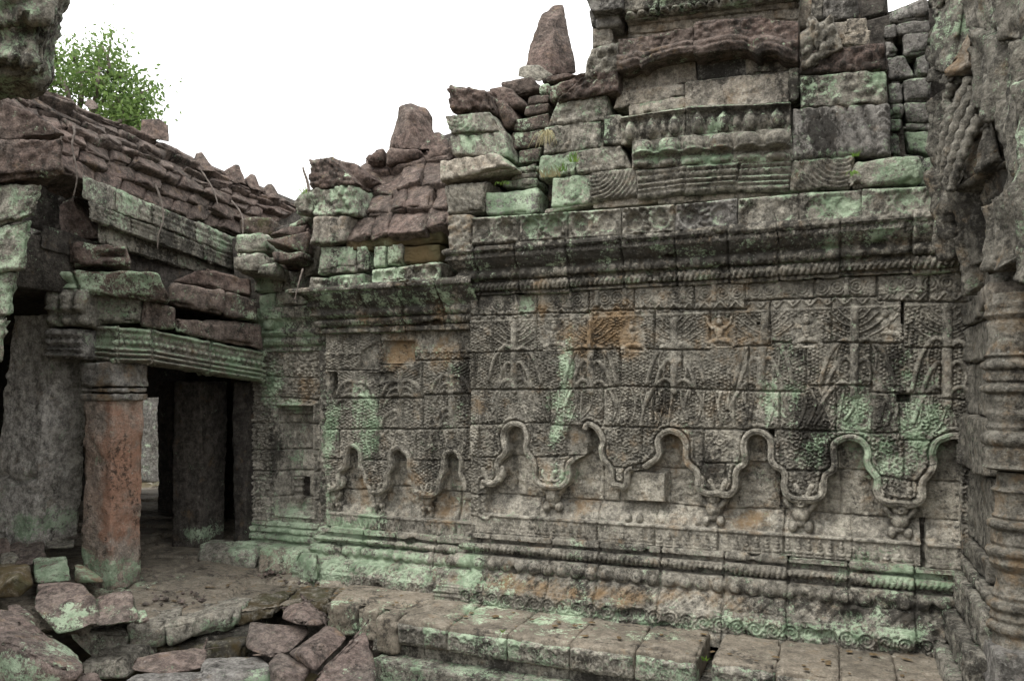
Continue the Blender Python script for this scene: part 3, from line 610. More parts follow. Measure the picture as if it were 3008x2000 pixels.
def h_main(X, Z):
    cid, dj, off, tone = courses(X, Z, Hm, Vm, 3)
    h = off.copy(); zs = W(2000, 926, 0)[2]
    er = sst(-.45, .15, fb2(X, Z, 3.2, 3, 8))
    br = np.zeros(X.shape); dmin = np.full(X.shape, 9.0)
    for pts, wd in TREES + HANG:
        d = dseg(X, Z, pts, wd + .012); br = np.maximum(br, 1.25 * np.sqrt(np.clip(wd ** 2 - d ** 2, 0, 1)) + .012 * (d < wd)); dmin = np.minimum(dmin, d - wd)
    zfol = W(2000, 1150, 0)[2]
    lf = leafmask(X, Z, .028, 2) * .020; lf2 = np.maximum(leafmask(X + 3, Z, .032, 4) * .018, scrolls(X, Z, .075, 44) * .028) * (.5 + .9 * sst(-.2, .3, fb2(X, Z, 9, 2, 6)))
    ins = inpoly(X, Z, NPOLY); db = dseg(X, Z, NB, .09)
    lo = sst(zfol - .12, zfol - .2, Z)
    leaf = sst(.001, .007, dmin) * (lf * (1 - lo) + lf2 * lo)
    fg = np.zeros(X.shape)
    for (px, py) in FIGS:
        c = W(px, py, 0); fg = np.maximum(fg, sst(1.05, .8, np.hypot((X - c[0]) / .105, (Z - c[2]) / .125)))
    crv = np.maximum(leaf * (1 - fg), br)
    sw = .006 * np.abs(np.sin(np.hypot(X * 1.0, Z) * 0 + (np.arctan2(Z % .2 - .1, X % .2 - .1) + 60 * np.hypot(X % .2 - .1, Z % .2 - .1)))) * fg
    tree_zone = (Z < zs - .005) & (Z > Zr)
    h += np.where(tree_zone, (crv + sw) * (.45 + .55 * er), 0)
    # string course and garlands
    h += .012 * np.sqrt(np.clip(1 - ((Z - zs - .006) / .010) ** 2, 0, 1)) * (.6 + .4 * er)
    g0, g1 = zs + .016, zs + .075; k = np.mod(X, .105) / .105 - .5; zz = (Z - g0) / (g1 - g0)
    gz = (Z > g0) & (Z < g1 + .01); dgar = np.abs(zz - (.25 + 2.2 * np.abs(k) ** 1.3)); h += np.where(gz, .018 * np.exp(-(dgar / .16) ** 2) + .017 * np.sqrt(np.clip(1 - (k / .1) ** 2 - ((zz - .75) / .25) ** 2, 0, 1)), 0)
    # band of little pillars and scrolls
    f0, f1 = zs + .085, zs + .215; kk = np.mod(X + .04, .21) / .21 - .5; q = (Z - f0) / (f1 - f0)
    pil = .024 * sst(.085, .06, np.abs(kk) - .02 * (np.abs(q - .5) > .36)); ds = np.hypot((np.abs(np.abs(kk) - .28)) * .21, (q - .45) * (f1 - f0)); scr = .018 * (np.sin(ds / .020 * 6.28) * .5 + .5) * (ds < .055)
    dots = leafmask(X, Z, .026, 9) * .016
    h += np.where((Z > f0) & (Z < f1), np.maximum.reduce([pil, scr, dots * (ds > .05)]) * (.35 + .65 * sst(-.3, .2, fb2(X, Z, 4, 2, 41))), 0)
    # foot: ridge and row of lotus buds
    h += .016 * np.sqrt(np.clip(1 - ((Z - Zr + .012) / .013) ** 2, 0, 1)) * (.5 + .5 * er)
    b0, b1 = .505, Zr - .03; sp = .066; kb = np.abs(np.mod(X, sp) / sp - .5) * 2; qb = (Z - b0) / (b1 - b0)
    wb = np.clip(.78 - .65 * np.clip(qb - .35, 0, 1) / .65, 0, 1) * (1 - .35 * np.exp(-((qb - .42) / .07) ** 2)); bud = .022 * np.sqrt(np.clip(1 - (kb / np.maximum(wb, .02)) ** 2, 0, 1)) - .010 * (np.abs(np.sin(qb * 14)) > .92)
    h += np.where((Z > b0) & (Z < b1), np.maximum(bud, 0) * (.3 + .7 * sst(-.25, .15, fb2(X, Z, 4.5, 2, 13))), 0)
    # niches
    inn = (~ins) & (Z < zfol - .18); h += np.where(inn, .022 * np.sqrt(np.clip(1 - ((db - .056) / .012) ** 2, 0, 1)) - .010 * np.exp(-((db - .034) / .006) ** 2), 0)
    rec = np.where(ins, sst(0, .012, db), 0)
    rough = .018 * fb2(X, Z, 26, 3, 21) + .010 * fb2(X, Z, 9, 2, 22) + .007 * np.abs(fb2(X, Z * 2.2, 50, 2, 23))
    h = h * (1 - rec) + rec * (-.12 + off * .5 + rough * sst(-.35, .1, fb2(X, Z, 3, 2, 24)) + .075 * sst(Zr + .14, Zr, Z))
    for k, pl in enumerate(PLAIN):
        m = sst(0, .012, np.where(inpoly(X, Z, pl), dseg(X, Z, np.concatenate([pl, pl[:1]]), .05), 0)); h = h * (1 - m) + m * (-.03 + .012 * fb2(X, Z, 5, 3, 30 + k))
    # worn blank areas
    bl = sst(.30, .5, fb2(X, Z, 2.6, 3, 55)) * (1 - rec); h = h * (1 - .5 * bl)
    chip = sst(.36, .6, fb2(X, Z, 7, 3, 57)); h -= .018 * chip * np.exp(-(dj / .03) ** 2) * (1 - rec)
    h -= .032 * np.exp(-(dj / .0062) ** 2) * (1 - .25 * rec)
    gap = ((np.abs(X - W(2652, 900, 0)[0]) < .011) & (Z > W(2652, 950, 0)[2]) & (Z < W(2652, 884, 0)[2])) | ((np.abs(X - W(2714, 1560, 0)[0] - .006 * fb2(X, Z, 9, 2, 3)) < .016) & (Z < W(2714, 1528, 0)[2]) & (Z > .50)) | ((np.abs(X - W(2265, 1270, 0)[0]) < .02) & (Z > W(2265, 1285, 0)[2]) & (Z < W(2265, 1262, 0)[2])) | ((np.abs(X - W(2655, 1168, 0)[0]) < .04) & (Z > W(2655, 1182, 0)[2]) & (Z < W(2655, 1158, 0)[2]))
    h -= .14 * gap
    for (px, py) in ((2227, 950), (2139, 1208), (1935, 1207)):
        c = W(px, py, 0); h -= .05 * sst(.013, .008, np.hypot(X - c[0], Z - c[2]))
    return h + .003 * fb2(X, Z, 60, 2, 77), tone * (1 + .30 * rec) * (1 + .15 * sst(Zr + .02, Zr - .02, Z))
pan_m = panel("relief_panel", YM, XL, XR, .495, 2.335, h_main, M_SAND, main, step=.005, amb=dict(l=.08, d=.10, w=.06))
# rims of the niches, one per hanging pendant or arch
cuts = [0, 7, 15, 20, 38, 46, len(n1)]
def rims(allpts, idx, y, parent, mat):
    for k, (a, b) in enumerate(zip(idx[:-1], idx[1:])): rim("niche_rim", allpts[a:b + 1], y, parent, mat, seed=k)
A1 = m2(n1); A2 = m2(n2); A3 = m2(n3)
for k, (pts) in enumerate([A1[2:11], A1[9:25], A1[23:36], A1[40:58], A2[0:18], A2[16:31], A2[29:41], A2[39:58], np.concatenate([A2[-1:], A3[0:11]]), A3[9:24], A3[22:31]]):
    rim("niche_rim", pts, YM - .002, pan_m, M_SAND, seed=k, amb=dict(l=.14, d=.0, tone=1.35), wd=.024, out=.036)
for k, (px, py) in enumerate(FIGS):
    c = W(px, py, YM); relief_part("flying_figure", FLY, c[0], c[2], YM + .002, .11, .14, M_SAND, pan_m, scale=1.15, seed=k, amb=dict(l=.02, d=.0, w=.06, tone=1.3), step=.0045)
for k, (px, py, s) in enumerate([(1618, 1462, 1.15), (2093, 1500, 1.15), (2352, 1515, 1.2), (2646, 1535, 1.1), (1858, 1500, 1.0)]):
    c = W(px, py, YM); relief_part("supporting_figure", ATL if k != 4 else ATL[12:], c[0], c[2], YM + .055, .11, .16, M_SAND, pan_m, scale=s, seed=k, amb=dict(l=.1, d=.0, tone=1.3))
# scrolls where naga tails cross at the foot of each pendant
for k, (px, py) in enumerate([(1612, 1405), (2110, 1435), (2360, 1450), (2645, 1462), (1437, 1398)]):
    c = W(px, py, YM); fig = []
    for s in (-1, 1):
        pts = smooth_line([(s * .10, .06), (s * .095, .0), (s * .05, -.04), (-s * .01, -.02), (-s * .045, .045)], 4)
        for a, b in zip(pts[:-1], pts[1:]): fig.append(('c', a[0], a[1], b[0], b[1], .019, 1.3))
        fig.append(('e', s * .095, .012, .02, .02, .034))
    if k == 4: fig = fig[len(fig) // 2:]
    relief_part("scroll_pendant", fig, c[0], c[2], YM + .004, .14, .11, M_SAND, pan_m, seed=k, scale=1.12, amb=dict(l=.16, d=.0, tone=1.35))

path_m = [(XR, 0), (XL, 0), (XL, .3)]
X2L = lambda xs: [XR - W(p, 1700, -.1)[0] for p in xs]
base_p = [(-.02, .50), (.045, .498), (.05, .464), (.0, .458), (.0, .43), (.055, .425), (.078, .40), (.055, .375), (.0, .37), (.0, .344), (.085, .338), (.088, .285), (.082, .236), (.10, .226), (.165, .135), (.19, .13), (.195, .112), (.205, .108), (.21, .0), (.235, -.03), (.24, -.09)]
sweep("base_moulding", base_p, path_m, M_SAND, main, seed=4, joints=X2L([1432, 1613, 1753, 1937, 2125, 2313, 2494, 2690]), wob=.005,
      bands=[(.375, .425, b_rope(.034, .014)), (.235, .338, b_bead(.112, .044, .05, .062)), (.135, .226, b_slant(.085, .011)), (.0, .108, b_scroll(.11, .022))], amb=dict(l=.2, d=.16, w=.08, lu=.1))
top_p = [(-.1, 2.72), (.15, 2.705), (.172, 2.68), (.175, 2.655), (.15, 2.64), (.16, 2.60), (.12, 2.55), (.085, 2.525), (.08, 2.51), (.095, 2.48), (.085, 2.452), (.045, 2.445), (.04, 2.432), (.06, 2.425), (.072, 2.40), (.055, 2.372), (.02, 2.366), (.035, 2.36), (.035, 2.336), (-.02, 2.330)]
sweep("cornice", top_p, path_m, M_SAND, main, seed=9, joints=X2L([1400, 1520, 1667, 1828, 1985, 2140, 2286, 2467, 2680]), wob=.007,
      bands=[(2.452, 2.512, b_bead(.085, .030, .03, .026)), (2.372, 2.425, b_rope(.036, .016)), (2.60, 2.65, b_scroll(.08, .010)), (2.655, 2.70, b_petal(.07, .006))], amb=dict(l=.14, d=.24, w=.12, lu=.25))
# frieze of medallion blocks
fx = [1385, 1525, 1667, 1825, 1983, 2166, 2347, 2533, 2790]
ft = lambda p: np.interp(p, [1389, 1525, 1667, 1820, 1985, 2165, 2340, 2530, 2735, 2830], [640, 632, 622, 612, 601, 583, 570, 557, 545, 540]); fb = lambda p: np.interp(p, [1389, 1667, 1825, 1980, 2166, 2347, 2530, 2740, 2830], [722, 708, 697, 688, 681, 671, 648, 642, 640])
for k, (a, b) in enumerate(zip(fx[:-1], fx[1:])):
    j = R_.uniform(-.02, .015)
    stone("frieze_block", wall8([(a + 1, ft(a)), (b - 1, ft(b)), (b - 1, fb(b)), (a + 1, fb(a))], -.125 + j, .4), M_SAND if k != 4 else M_GREY, main, dict(l=.14, d=.12, lu=.3, tone=1.05), relief=r_rosette(k + 1, .016 if k < 5 else .008), res=.011, rnd=.014, rough=.007)
    o_l = None
# masonry behind the facing
stone("masonry_core", box8(XL + .02, XR, .16, .9, -.3, 2.7), M_DARK, main, dict(), res=.3, rnd=.01, rough=.0)

# ================================================================== SECOND, RECESSED BAY (plane y = .12)
Y2 = .12; X2l, X2r = W(957, 1300, Y2)[0], XL + .01
bay = thing("recessed_carved_wall", "recessed carved wall bay with three small lobed niches left of the long wall", "wall", ((X2l + X2r) / 2, .4, 0))
q2 = lambda pts: xz(pts, Y2)
Hb = [q2([(940, 1086), (1113, 1088), (1117, 1070), (1214, 1070), (1216, 1060), (1390, 1054)]), q2([(940, 1170), (1244, 1168), (1245, 1160), (1390, 1156)]), q2([(940, 1264), (1107, 1258), (1238, 1261), (1390, 1257)]), q2([(940, 1345), (1058, 1348), (1216, 1351), (1390, 1352)]), q2([(940, 1440), (1058, 1441), (1060, 1428), (1213, 1433), (1293, 1447), (1390, 1449)])]
Vb = [[W(p, 1100, Y2)[0] for p in r] for r in ([1004, 1117, 1214, 1352], [990, 1074, 1240], [1013, 1110, 1242], [996, 1110, 1225], [995, 1152, 1307], [1081, 1337])]
c4 = lambda L: [(x / 3.484 + 900, y / 3.484 + 1150) for x, y in L]
nb = c4([(225, 1230), (225, 1080), (235, 1015), (290, 1005), (335, 985), (355, 930), (345, 870), (350, 820), (405, 775), (418, 700), (415, 640), (430, 590), (465, 565), (505, 570), (540, 610), (552, 680), (548, 760), (580, 820), (600, 880), (610, 950), (640, 990), (655, 1030), (720, 1045), (790, 1025), (830, 960), (835, 860), (870, 790), (882, 720), (870, 660), (890, 610), (940, 585), (990, 610), (1045, 680), (1045, 760), (1060, 830), (1090, 880), (1092, 980), (1110, 1030), (1170, 1062), (1240, 1074), (1315, 1062), (1362, 1010), (1372, 930), (1400, 850), (1422, 760), (1422, 680), (1445, 640), (1500, 622), (1560, 660), (1578, 740), (1570, 820), (1590, 880), (1612, 940), (1620, 1010), (1680, 1045)])
NB2 = q2(nb); Zr2 = W(1200, 1520, Y2)[2]; NP2 = np.concatenate([NB2, [[NB2[-1][0] + .05, Zr2], [NB2[0][0], Zr2]]])
T2 = []
for k, (px, pt, pb) in enumerate([(1045, 1092, 1168), (1181, 1090, 1168), (1326, 1068, 1160), (1176, 1175, 1262), (1328, 1165, 1255)]):
    a = W(px, pt, Y2); b = W(px, pb, Y2); T2 += tree_lines(b[0], a[2], b[2], .19, 40 + k)[:7 if k > 2 else 99]
for px in range(965, 1385, 20):
    p = [(px, 1262), (px + R_.uniform(-14, 14), 1300), (px + R_.uniform(-22, 22), 1335)]; T2.append((smooth_line(q2(p), 4), .0065))
PL2 = [q2([(1122, 1000), (1214, 1000), (1214, 1068), (1122, 1068)]), q2([(1082, 1092), (1165, 1092), (1150, 1118), (1110, 1125), (1082, 1115)]), q2([(1245, 965), (1350, 965), (1350, 1025), (1245, 1025)]), q2([(1060, 1030), (1112, 1000), (1114, 1085), (1050, 1085)])]
zt2 = W(1200, 968, Y2)[2]; zb2 = .43
def h_bay(X, Z):
    cid, dj, off, tone = courses(X, Z, Hb, Vb, 17); h = off * 1.3; er = sst(-.4, .15, fb2(X, Z, 3.5, 3, 108)); br = np.zeros(X.shape); dmin = np.full(X.shape, 9.0)
    for pts, wd in T2:
        d = dseg(X, Z, pts, wd + .012); br = np.maximum(br, 1.25 * np.sqrt(np.clip(wd ** 2 - d ** 2, 0, 1)) + .012 * (d < wd)); dmin = np.minimum(dmin, d - wd)
    lf = leafmask(X, Z, .031, 12) * .022; ztop = W(1200, 1035, Y2)[2]
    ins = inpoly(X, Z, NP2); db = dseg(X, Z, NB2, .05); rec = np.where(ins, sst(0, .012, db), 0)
    h += np.where((Z > Zr2), np.maximum(sst(.001, .007, dmin) * lf, br) * (.45 + .55 * er), 0) * np.where(Z > ztop, .6, 1)
    h += .012 * np.exp(-((Z - ztop) / .008) ** 2)
    h += .016 * np.sqrt(np.clip(1 - ((Z - Zr2 + .01) / .013) ** 2, 0, 1)) * (.5 + .5 * er)
    sp = .055; kb = np.abs(np.mod(X, sp) / sp - .5) * 2; qb = (Z - zb2) / (Zr2 - .025 - zb2); h += np.where((qb > 0) & (qb < 1), .010 * np.clip(1 - np.abs(kb - np.clip(1 - qb, 0, 1)) / .3, 0, 1), 0)
    rough = .018 * fb2(X, Z, 28, 3, 121) + .008 * fb2(X, Z, 9, 2, 122)
    h = h * (1 - rec) + rec * (-.11 + off * .4 + rough + .045 * sst(Zr2 + .1, Zr2, Z))
    for k, pl in enumerate(PL2):
        m = sst(0, .01, np.where(inpoly(X, Z, pl), dseg(X, Z, np.concatenate([pl, pl[:1]]), .05), 0)); h = h * (1 - m) + m * ((-.055 if k == 0 else -.02) + .014 * fb2(X, Z, 6, 3, 130 + k))
    hole = (np.abs(X - W(998, 1280, Y2)[0]) < .02) & (Z < W(998, 1264, Y2)[2]) & (Z > W(998, 1300, Y2)[2])
    nook = (X < W(990, 1120, Y2)[0]) & (Z < W(990, 1092, Y2)[2]) & (Z > W(990, 1172, Y2)[2])
    h -= .034 * np.exp(-(dj / .0065) ** 2) + .12 * hole + .16 * nook
    h -= .02 * sst(.36, .6, fb2(X, Z, 7, 3, 157)) * np.exp(-(dj / .03) ** 2)
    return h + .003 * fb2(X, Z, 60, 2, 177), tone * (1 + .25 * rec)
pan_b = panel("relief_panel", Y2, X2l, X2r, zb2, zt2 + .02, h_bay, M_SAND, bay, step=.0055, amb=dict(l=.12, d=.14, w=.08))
for k, pts in enumerate([NB2[2:12], NB2[10:19], NB2[17:29], NB2[27:36], NB2[34:47], NB2[45:54]]): rim("niche_rim", pts, Y2 - .002, pan_b, M_SAND, seed=20 + k, amb=dict(l=.16, d=.0, tone=1.35), wd=.021, out=.030)
for k, (px, py, s) in enumerate([(1104, 1470, .72), (1247, 1478, .78), (975, 1468, .7)]):
    c = W(px, py, Y2); relief_part("supporting_figure", ATL, c[0], c[2], Y2 + .05, .11, .16, M_SAND, pan_b, scale=s, seed=30 + k, amb=dict(l=.14, d=.0, tone=1.3), step=.004)
for k, (px, py) in enumerate([(1106, 1440), (1246, 1440), (985, 1425)]):
    c = W(px, py, Y2); fig = []
    for s in (-1, 1):
        pts = smooth_line([(s * .08, .06), (s * .075, .0), (s * .04, -.03), (-s * .01, -.01), (-s * .03, .04)], 4)
        for a, b in zip(pts[:-1], pts[1:]): fig.append(('c', a[0], a[1], b[0], b[1], .015, 1.3))
    relief_part("scroll_pendant", fig, c[0], c[2] + .01, Y2 + .004, .11, .09, M_SAND, pan_b, scale=.95, seed=60 + k, amb=dict(l=.14, d=.0, tone=1.3))
path_b = [(X2r + .05, Y2), (X2l, Y2), (X2l, Y2 + .3)]
J2 = lambda xs: [X2r + .05 - W(p, 1650, Y2)[0] for p in xs]
sweep("base_moulding", [(-.02, .44), (.045, .428), (.05, .385), (.0, .378), (.0, .358), (.06, .352), (.08, .335), (.055, .312), (.0, .307), (.0, .290), (.095, .285), (.10, .24), (.085, .20), (.11, .19), (.17, .175), (.195, .10), (.205, .085), (.20, -.03), (.215, -.09)], path_b, M_SAND, bay, seed=24, joints=J2([1075, 1170, 1290]), wob=.014,
      bands=[(.305, .352, b_rope(.032, .009)), (.20, .29, b_bead(.10, .036, .045, .034)), (.10, .175, b_slant(.09, .008)), (-.02, .08, b_scroll(.1, .012))], amb=dict(l=.3, d=.12, w=.08, lu=.2))
sweep("cornice", [(-.1, 2.50), (.22, 2.478), (.25, 2.455), (.25, 2.43), (.225, 2.418), (.215, 2.395), (.15, 2.33), (.11, 2.30), (.10, 2.28), (.115, 2.25), (.095, 2.222), (.06, 2.215), (.07, 2.205), (.09, 2.185), (.07, 2.158), (.03, 2.15), (.03, 2.135), (.062, 2.13), (.06, 2.092), (.0, 2.085)], path_b, M_SAND, bay, seed=29, joints=J2([955, 1095, 1200, 1318]), wob=.010,
      bands=[(2.22, 2.28, b_bead(.085, .028, .03, .022)), (2.155, 2.205, b_rope(.034, .011))], amb=dict(l=.16, d=.3, w=.16, lu=.35))
for k, (q, rl) in enumerate([([(908, 812), (965, 815), (962, 862), (905, 866)], r_foliage(.02, .05, 5)), ([(966, 812), (1068, 802), (1066, 858), (964, 862)], r_scroll(.5, .5, .05, .02)), ([(1094, 792), (1163, 786), (1163, 836), (1092, 842)], r_rosette(31)), ([(1164, 786), (1295, 768), (1294, 826), (1164, 836)], r_rosette(32, .013))]):
    stone("frieze_block", wall8(q, Y2 - .16, .4), M_SAND, bay, dict(l=.3, d=.12, lu=.4), relief=rl, res=.013, rnd=.02, rough=.01)
for k, (q, rl, mt, am) in enumerate([([(938, 722), (1042, 720), (1040, 782), (936, 795)], r_scroll(0, 1.1, .03, .01), M_SAND, dict(l=.4, lu=.5)), ([(932, 786), (1046, 774), (1048, 800), (930, 808)], None, M_SAND, dict(l=.35, lu=.4)), ([(1044, 722), (1080, 720), (1078, 795), (1046, 798)], r_foliage(), M_SAND, dict(l=.25, d=.25)), ([(1095, 722), (1132, 722), (1130, 782), (1096, 786)], None, M_SAND, dict(l=.5)), ([(1135, 718), (1180, 716), (1178, 776), (1136, 780)], None, M_SAND, dict(l=.4)), ([(1184, 722), (1292, 715), (1292, 768), (1182, 778)], None, M_RED, dict(l=.1, m=.35, w=.3))]):
    stone("upper_block", wall8(q, Y2 - .10, .4), mt, bay, am, relief=rl, res=.018, rnd=.035, rough=.014)
stone("masonry_core", box8(X2l + .03, X2r + .02, .3, 1.0, -.3, 2.75), M_DARK, bay, dict(), res=.3, rnd=.01, rough=0)

# ================================================================== THIRD BAY: PILASTER WITH BLIND WINDOW (plane y = .30)
Y3 = .30; X3l, X3r = W(746, 1300, Y3)[0], X2l + .06
pil = thing("carved_pilaster", "narrow carved pilaster with a blind framed window beside the dark porch opening", "wall", ((X3l + X3r) / 2, .6, 0))
p3 = lambda pts: xz(pts, Y3); s7 = lambda L: [(x / 2.24 + 700, y / 2.24 + 1000) for x, y in L]
H3 = [p3(s7([(180, 235), (450, 245), (560, 245)])), p3(s7([(100, 372), (360, 375), (560, 395)])), p3(s7([(90, 542), (560, 548)])), p3(s7([(80, 715), (560, 718)])), p3(s7([(80, 855), (560, 862)])), p3(s7([(70, 1022), (250, 1025), (500, 1045), (560, 1050)]))]
V3 = [[W(v / 2.24 + 700, 1300, Y3)[0] for v in r] for r in ([295, 540], [355, 470], [250], [490], [140, 360], [110, 490], [210])]
z3t, z3b = W(850, 1010, Y3)[2], W(850, 1532, Y3)[2]
fr = lambda a, b, c, d: (W(a / 2.24 + 700, 1300, Y3)[0], W(b / 2.24 + 700, 1300, Y3)[0], W(850, c / 2.24 + 1000, Y3)[2], W(850, d / 2.24 + 1000, Y3)[2])
def h_pil(X, Z):
    cid, dj, off, tone = courses(X, Z, H3, V3, 37); h = off * .8
    a, b, t, m = fr(255, 505, 432, 1145); ins = np.minimum.reduce([X - a, b - X, t - Z, Z - m])
    xL = W(245 / 2.24 + 700, 1300, Y3)[0]; fol = (r_foliage(.024, .034, 14)(X, Z, 1, 1) + .016 * scrolls(X, Z, .07, 9)) * (ins < -.005) * np.where((X < xL) | (Z > t + .02), 1, .35)
    h += fol
    for k in range(3): h -= .042 * sst(0, .005, ins - .034 * k) * (ins < .5)
    h += .008 * np.exp(-((ins - .012) / .005) ** 2)
    a2, b2, t2, m2_ = fr(308, 410, 900, 1040); i2 = np.minimum.reduce([X - a2, b2 - X, t2 - Z, Z - m2_]); h -= .08 * sst(0, .006, i2)
    h -= .034 * np.exp(-(dj / .0065) ** 2) + .02 * sst(.34, .6, fb2(X, Z, 6, 3, 257)) * np.exp(-(dj / .04) ** 2)
    h += .03 * np.sqrt(np.clip(1 - ((ins + .012) / .012) ** 2, 0, 1))
    return h + .004 * fb2(X, Z, 50, 2, 277), tone * (1 + .25 * (ins > .1))
panel("relief_panel", Y3, X3l - .03, X3r, z3b - .02, z3t + .1, h_pil, M_SAND, pil, step=.0058, amb=dict(l=.14, d=.04, tone=1.1))
def lathe(cx, cy, prof, n=32, octa=0.0, mod=None, seg=.006):
    prof = np.array(prof, float); s = np.concatenate([[0], np.cumsum(np.hypot(*np.diff(prof, axis=0).T))]); ss = np.linspace(0, s[-1], int(s[-1] / seg)); r = np.interp(ss, s, prof[:, 0]); z = np.interp(ss, s, prof[:, 1])
    th = np.linspace(0, 2 * np.pi, n + 1); oc = np.cos(np.pi / 8) / np.cos(np.mod(th, np.pi / 4) - np.pi / 8); f = 1 + octa * (oc - 1)
    Rr = r[:, None] * f[None]; Zz = np.repeat(z[:, None], n + 1, 1); Th = np.repeat(th[None], len(r), 0)
    if mod is not None: Rr = Rr + mod(Th, Zz)
    V = np.stack([cx + Rr * np.cos(Th), cy + Rr * np.sin(Th), Zz], -1).reshape(-1, 3)
    return V, gridF(len(r), n + 1)
bc = W(868, 1430, Y3); zb_ = lambda py: W(868, py, Y3)[2]
V, Fq = lathe(bc[0], Y3 + .05, [(.0, zb_(1468)), (.05, zb_(1466)), (.05, zb_(1458)), (.040, zb_(1454)), (.042, zb_(1446)), (.052, zb_(1442)), (.042, zb_(1436)), (.040, zb_(1430)), (.052, zb_(1424)), (.040, zb_(1418)), (.042, zb_(1410)), (.052, zb_(1406)), (.05, zb_(1402)), (.0, zb_(1401))], 28)
mesh("baluster", V, Fq, M_SAND, pil, dict(l=.2))
fg = [('e', 0, .06, .03, .035, .03), ('e', 0, .01, .035, .045, .028), ('c', -.03, -.03, .05, -.045, .018), ('c', .0, -.02, -.05, -.045, .018), ('c', .02, .02, .05, -.02, .011), ('c', -.06, -.02, -.045, .08, .008), ('c', -.045, .08, 0, .125, .008), ('c', 0, .125, .045, .08, .008), ('c', .045, .08, .06, -.02, .008)]
c = W(771, 1452, Y3); relief_part("seated_figure", fg, c[0], c[2], Y3, .1, .14, M_SAND, pil, amb=dict(l=.15))
path_p = [(X3r + .05, Y3), (X3l - .03, Y3), (X3l - .03, Y3 + .35)]
sweep("base_moulding", [(-.02, z3b + .01), (.03, z3b - .005), (.04, z3b - .04), (.015, z3b - .05), (.055, z3b - .07), (.06, z3b - .095), (.025, z3b - .105), (.08, z3b - .12), (.085, z3b - .16), (.05, z3b - .175), (.06, z3b - .2)], path_p, M_SAND, pil, seed=44, joints=[.3, .62], wob=.014, bands=[(z3b - .1, z3b - .065, b_rope(.03, .01)), (z3b - .16, z3b - .118, b_bead(.08, .02, .02, .014))], amb=dict(l=.42, d=.1, lu=.2))
zc = lambda py: W(860, py, Y3 - .1)[2]
sweep("cornice", [(-.1, zc(896)), (.13, zc(900)), (.13, zc(935)), (.09, zc(945)), (.07, zc(962)), (.10, zc(975)), (.075, zc(985)), (.05, zc(990)), (.085, zc(1000)), (.06, zc(1012)), (.03, zc(1018)), (.05, zc(1030)), (.0, zc(1036))], path_p, M_SAND, pil, seed=49, joints=[.25, .62], wob=.012, bands=[(zc(935), zc(902), b_scroll(.07, .012)), (zc(1012), zc(998), b_rope(.03, .01))], amb=dict(l=.3, d=.25, lu=.3))
for q, mt, am in [([(745, 803), (828, 801), (824, 858), (743, 862)], M_SAND, dict(l=.35, d=.2)), ([(832, 797), (895, 796), (886, 854), (828, 858)], M_SAND, dict(l=.2, d=.3)), ([(757, 868), (806, 860), (802, 916), (763, 925)], M_SAND, dict(l=.45)), ([(809, 859), (874, 842), (870, 894), (804, 903)], M_SAND, dict(l=.3, d=.2)), ([(876, 850), (918, 842), (915, 893), (872, 897)], M_SAND, dict(l=.45)), ([(771, 925), (806, 908), (804, 968), (772, 972)], M_SAND, dict(l=.5)), ([(803, 748), (900, 745), (890, 793), (802, 796)], M_RED, dict(l=.15, d=.2)), ([(898, 735), (938, 722), (930, 800), (892, 812)], M_SAND, dict(l=.1))]:
    stone("upper_block", wall8(q, Y3 - .10, .45), mt, pil, am, relief=r_foliage(.008, .03, 3), res=.02, rnd=.03, rough=.014)
stone("masonry_core", box8(X3l + .0, X3r + .1, Y3 + .2, 1.1, -.3, 2.8), M_DARK, pil, dict(), res=.3, rnd=.01, rough=0)
stone("plinth", box8(X3l - .10, X3r + .12, .10, .6, -.1, z3b - .19, .01, 4), M_SAND, pil, dict(l=.3, d=.15), relief=r_foliage(.01, .04), res=.025, rnd=.03, rough=.015)
pc = W(948, 1330, .2)
stone("corner_shaft", box8(X2l - .10, X2l + .03, .16, .5, .45, W(940, 1030, .2)[2], .008, 2), M_SAND, pil, dict(l=.1, d=.3), relief=r_foliage(.016, .035, 6), faces='fs', res=.015, rnd=.02, rough=.012)

# ================================================================== PEDIMENT ABOVE THE MAIN WALL
ped = thing("carved_pediment", "tall carved pediment of large blocks with a row of praying figures above the long wall", "pediment", (-.9, .4, 2.9))
def pb(nm, q, y=-.06, thick=.45, mat=None, rl=None, amb=None, **kw):
    a = dict(l=.13, d=.16, lu=.3); a.update(amb or {}); kw.setdefault('res', .014); kw.setdefault('rnd', .022); kw.setdefault('rough', .014)
    cx_, cy_ = np.mean([v[0] for v in q]), np.mean([v[1] for v in q]); q = [(v[0] + 2.2 * np.sign(v[0] - cx_), v[1] + 2.0 * np.sign(v[1] - cy_)) for v in q]
    return stone(nm, wall8(q, y, thick), mat or M_SAND, ped, a, relief=rl, **kw)
ML = [(.9, .11, .024), (.66, .09, .018), (.45, .07, .026), (.28, .06, .022), (.1, .1, .012)]
pb("curved_block", [(1626, 524), (1733, 512), (1733, 594), (1622, 606)], -.05, rl=r_scroll(.5, .55, .05, .008), amb=dict(l=.3), res=.009)
pb("curved_block", [(1733, 510), (1865, 496), (1872, 574), (1735, 592)], -.07, rl=r_scroll(.1, 1.25, .028, .018, 3), res=.009)
pb("moulded_block", [(1869, 503), (2016, 487), (2012, 565), (1874, 585)], -.08, rl=r_mould(ML, 4, (.75, .08, .01)), res=.008)
pb("moulded_block", [(2019, 488), (2172, 478), (2160, 558), (2014, 568)], -.08, rl=r_mould(ML, 5, (.75, .08, .01)), amb=dict(lu=.6), res=.008)
pb("moulded_block", [(2176, 480), (2329, 470), (2320, 558), (2162, 562)], -.07, rl=r_mould(ML, 6, (.75, .08, .01)), amb=dict(lu=.6), res=.008)
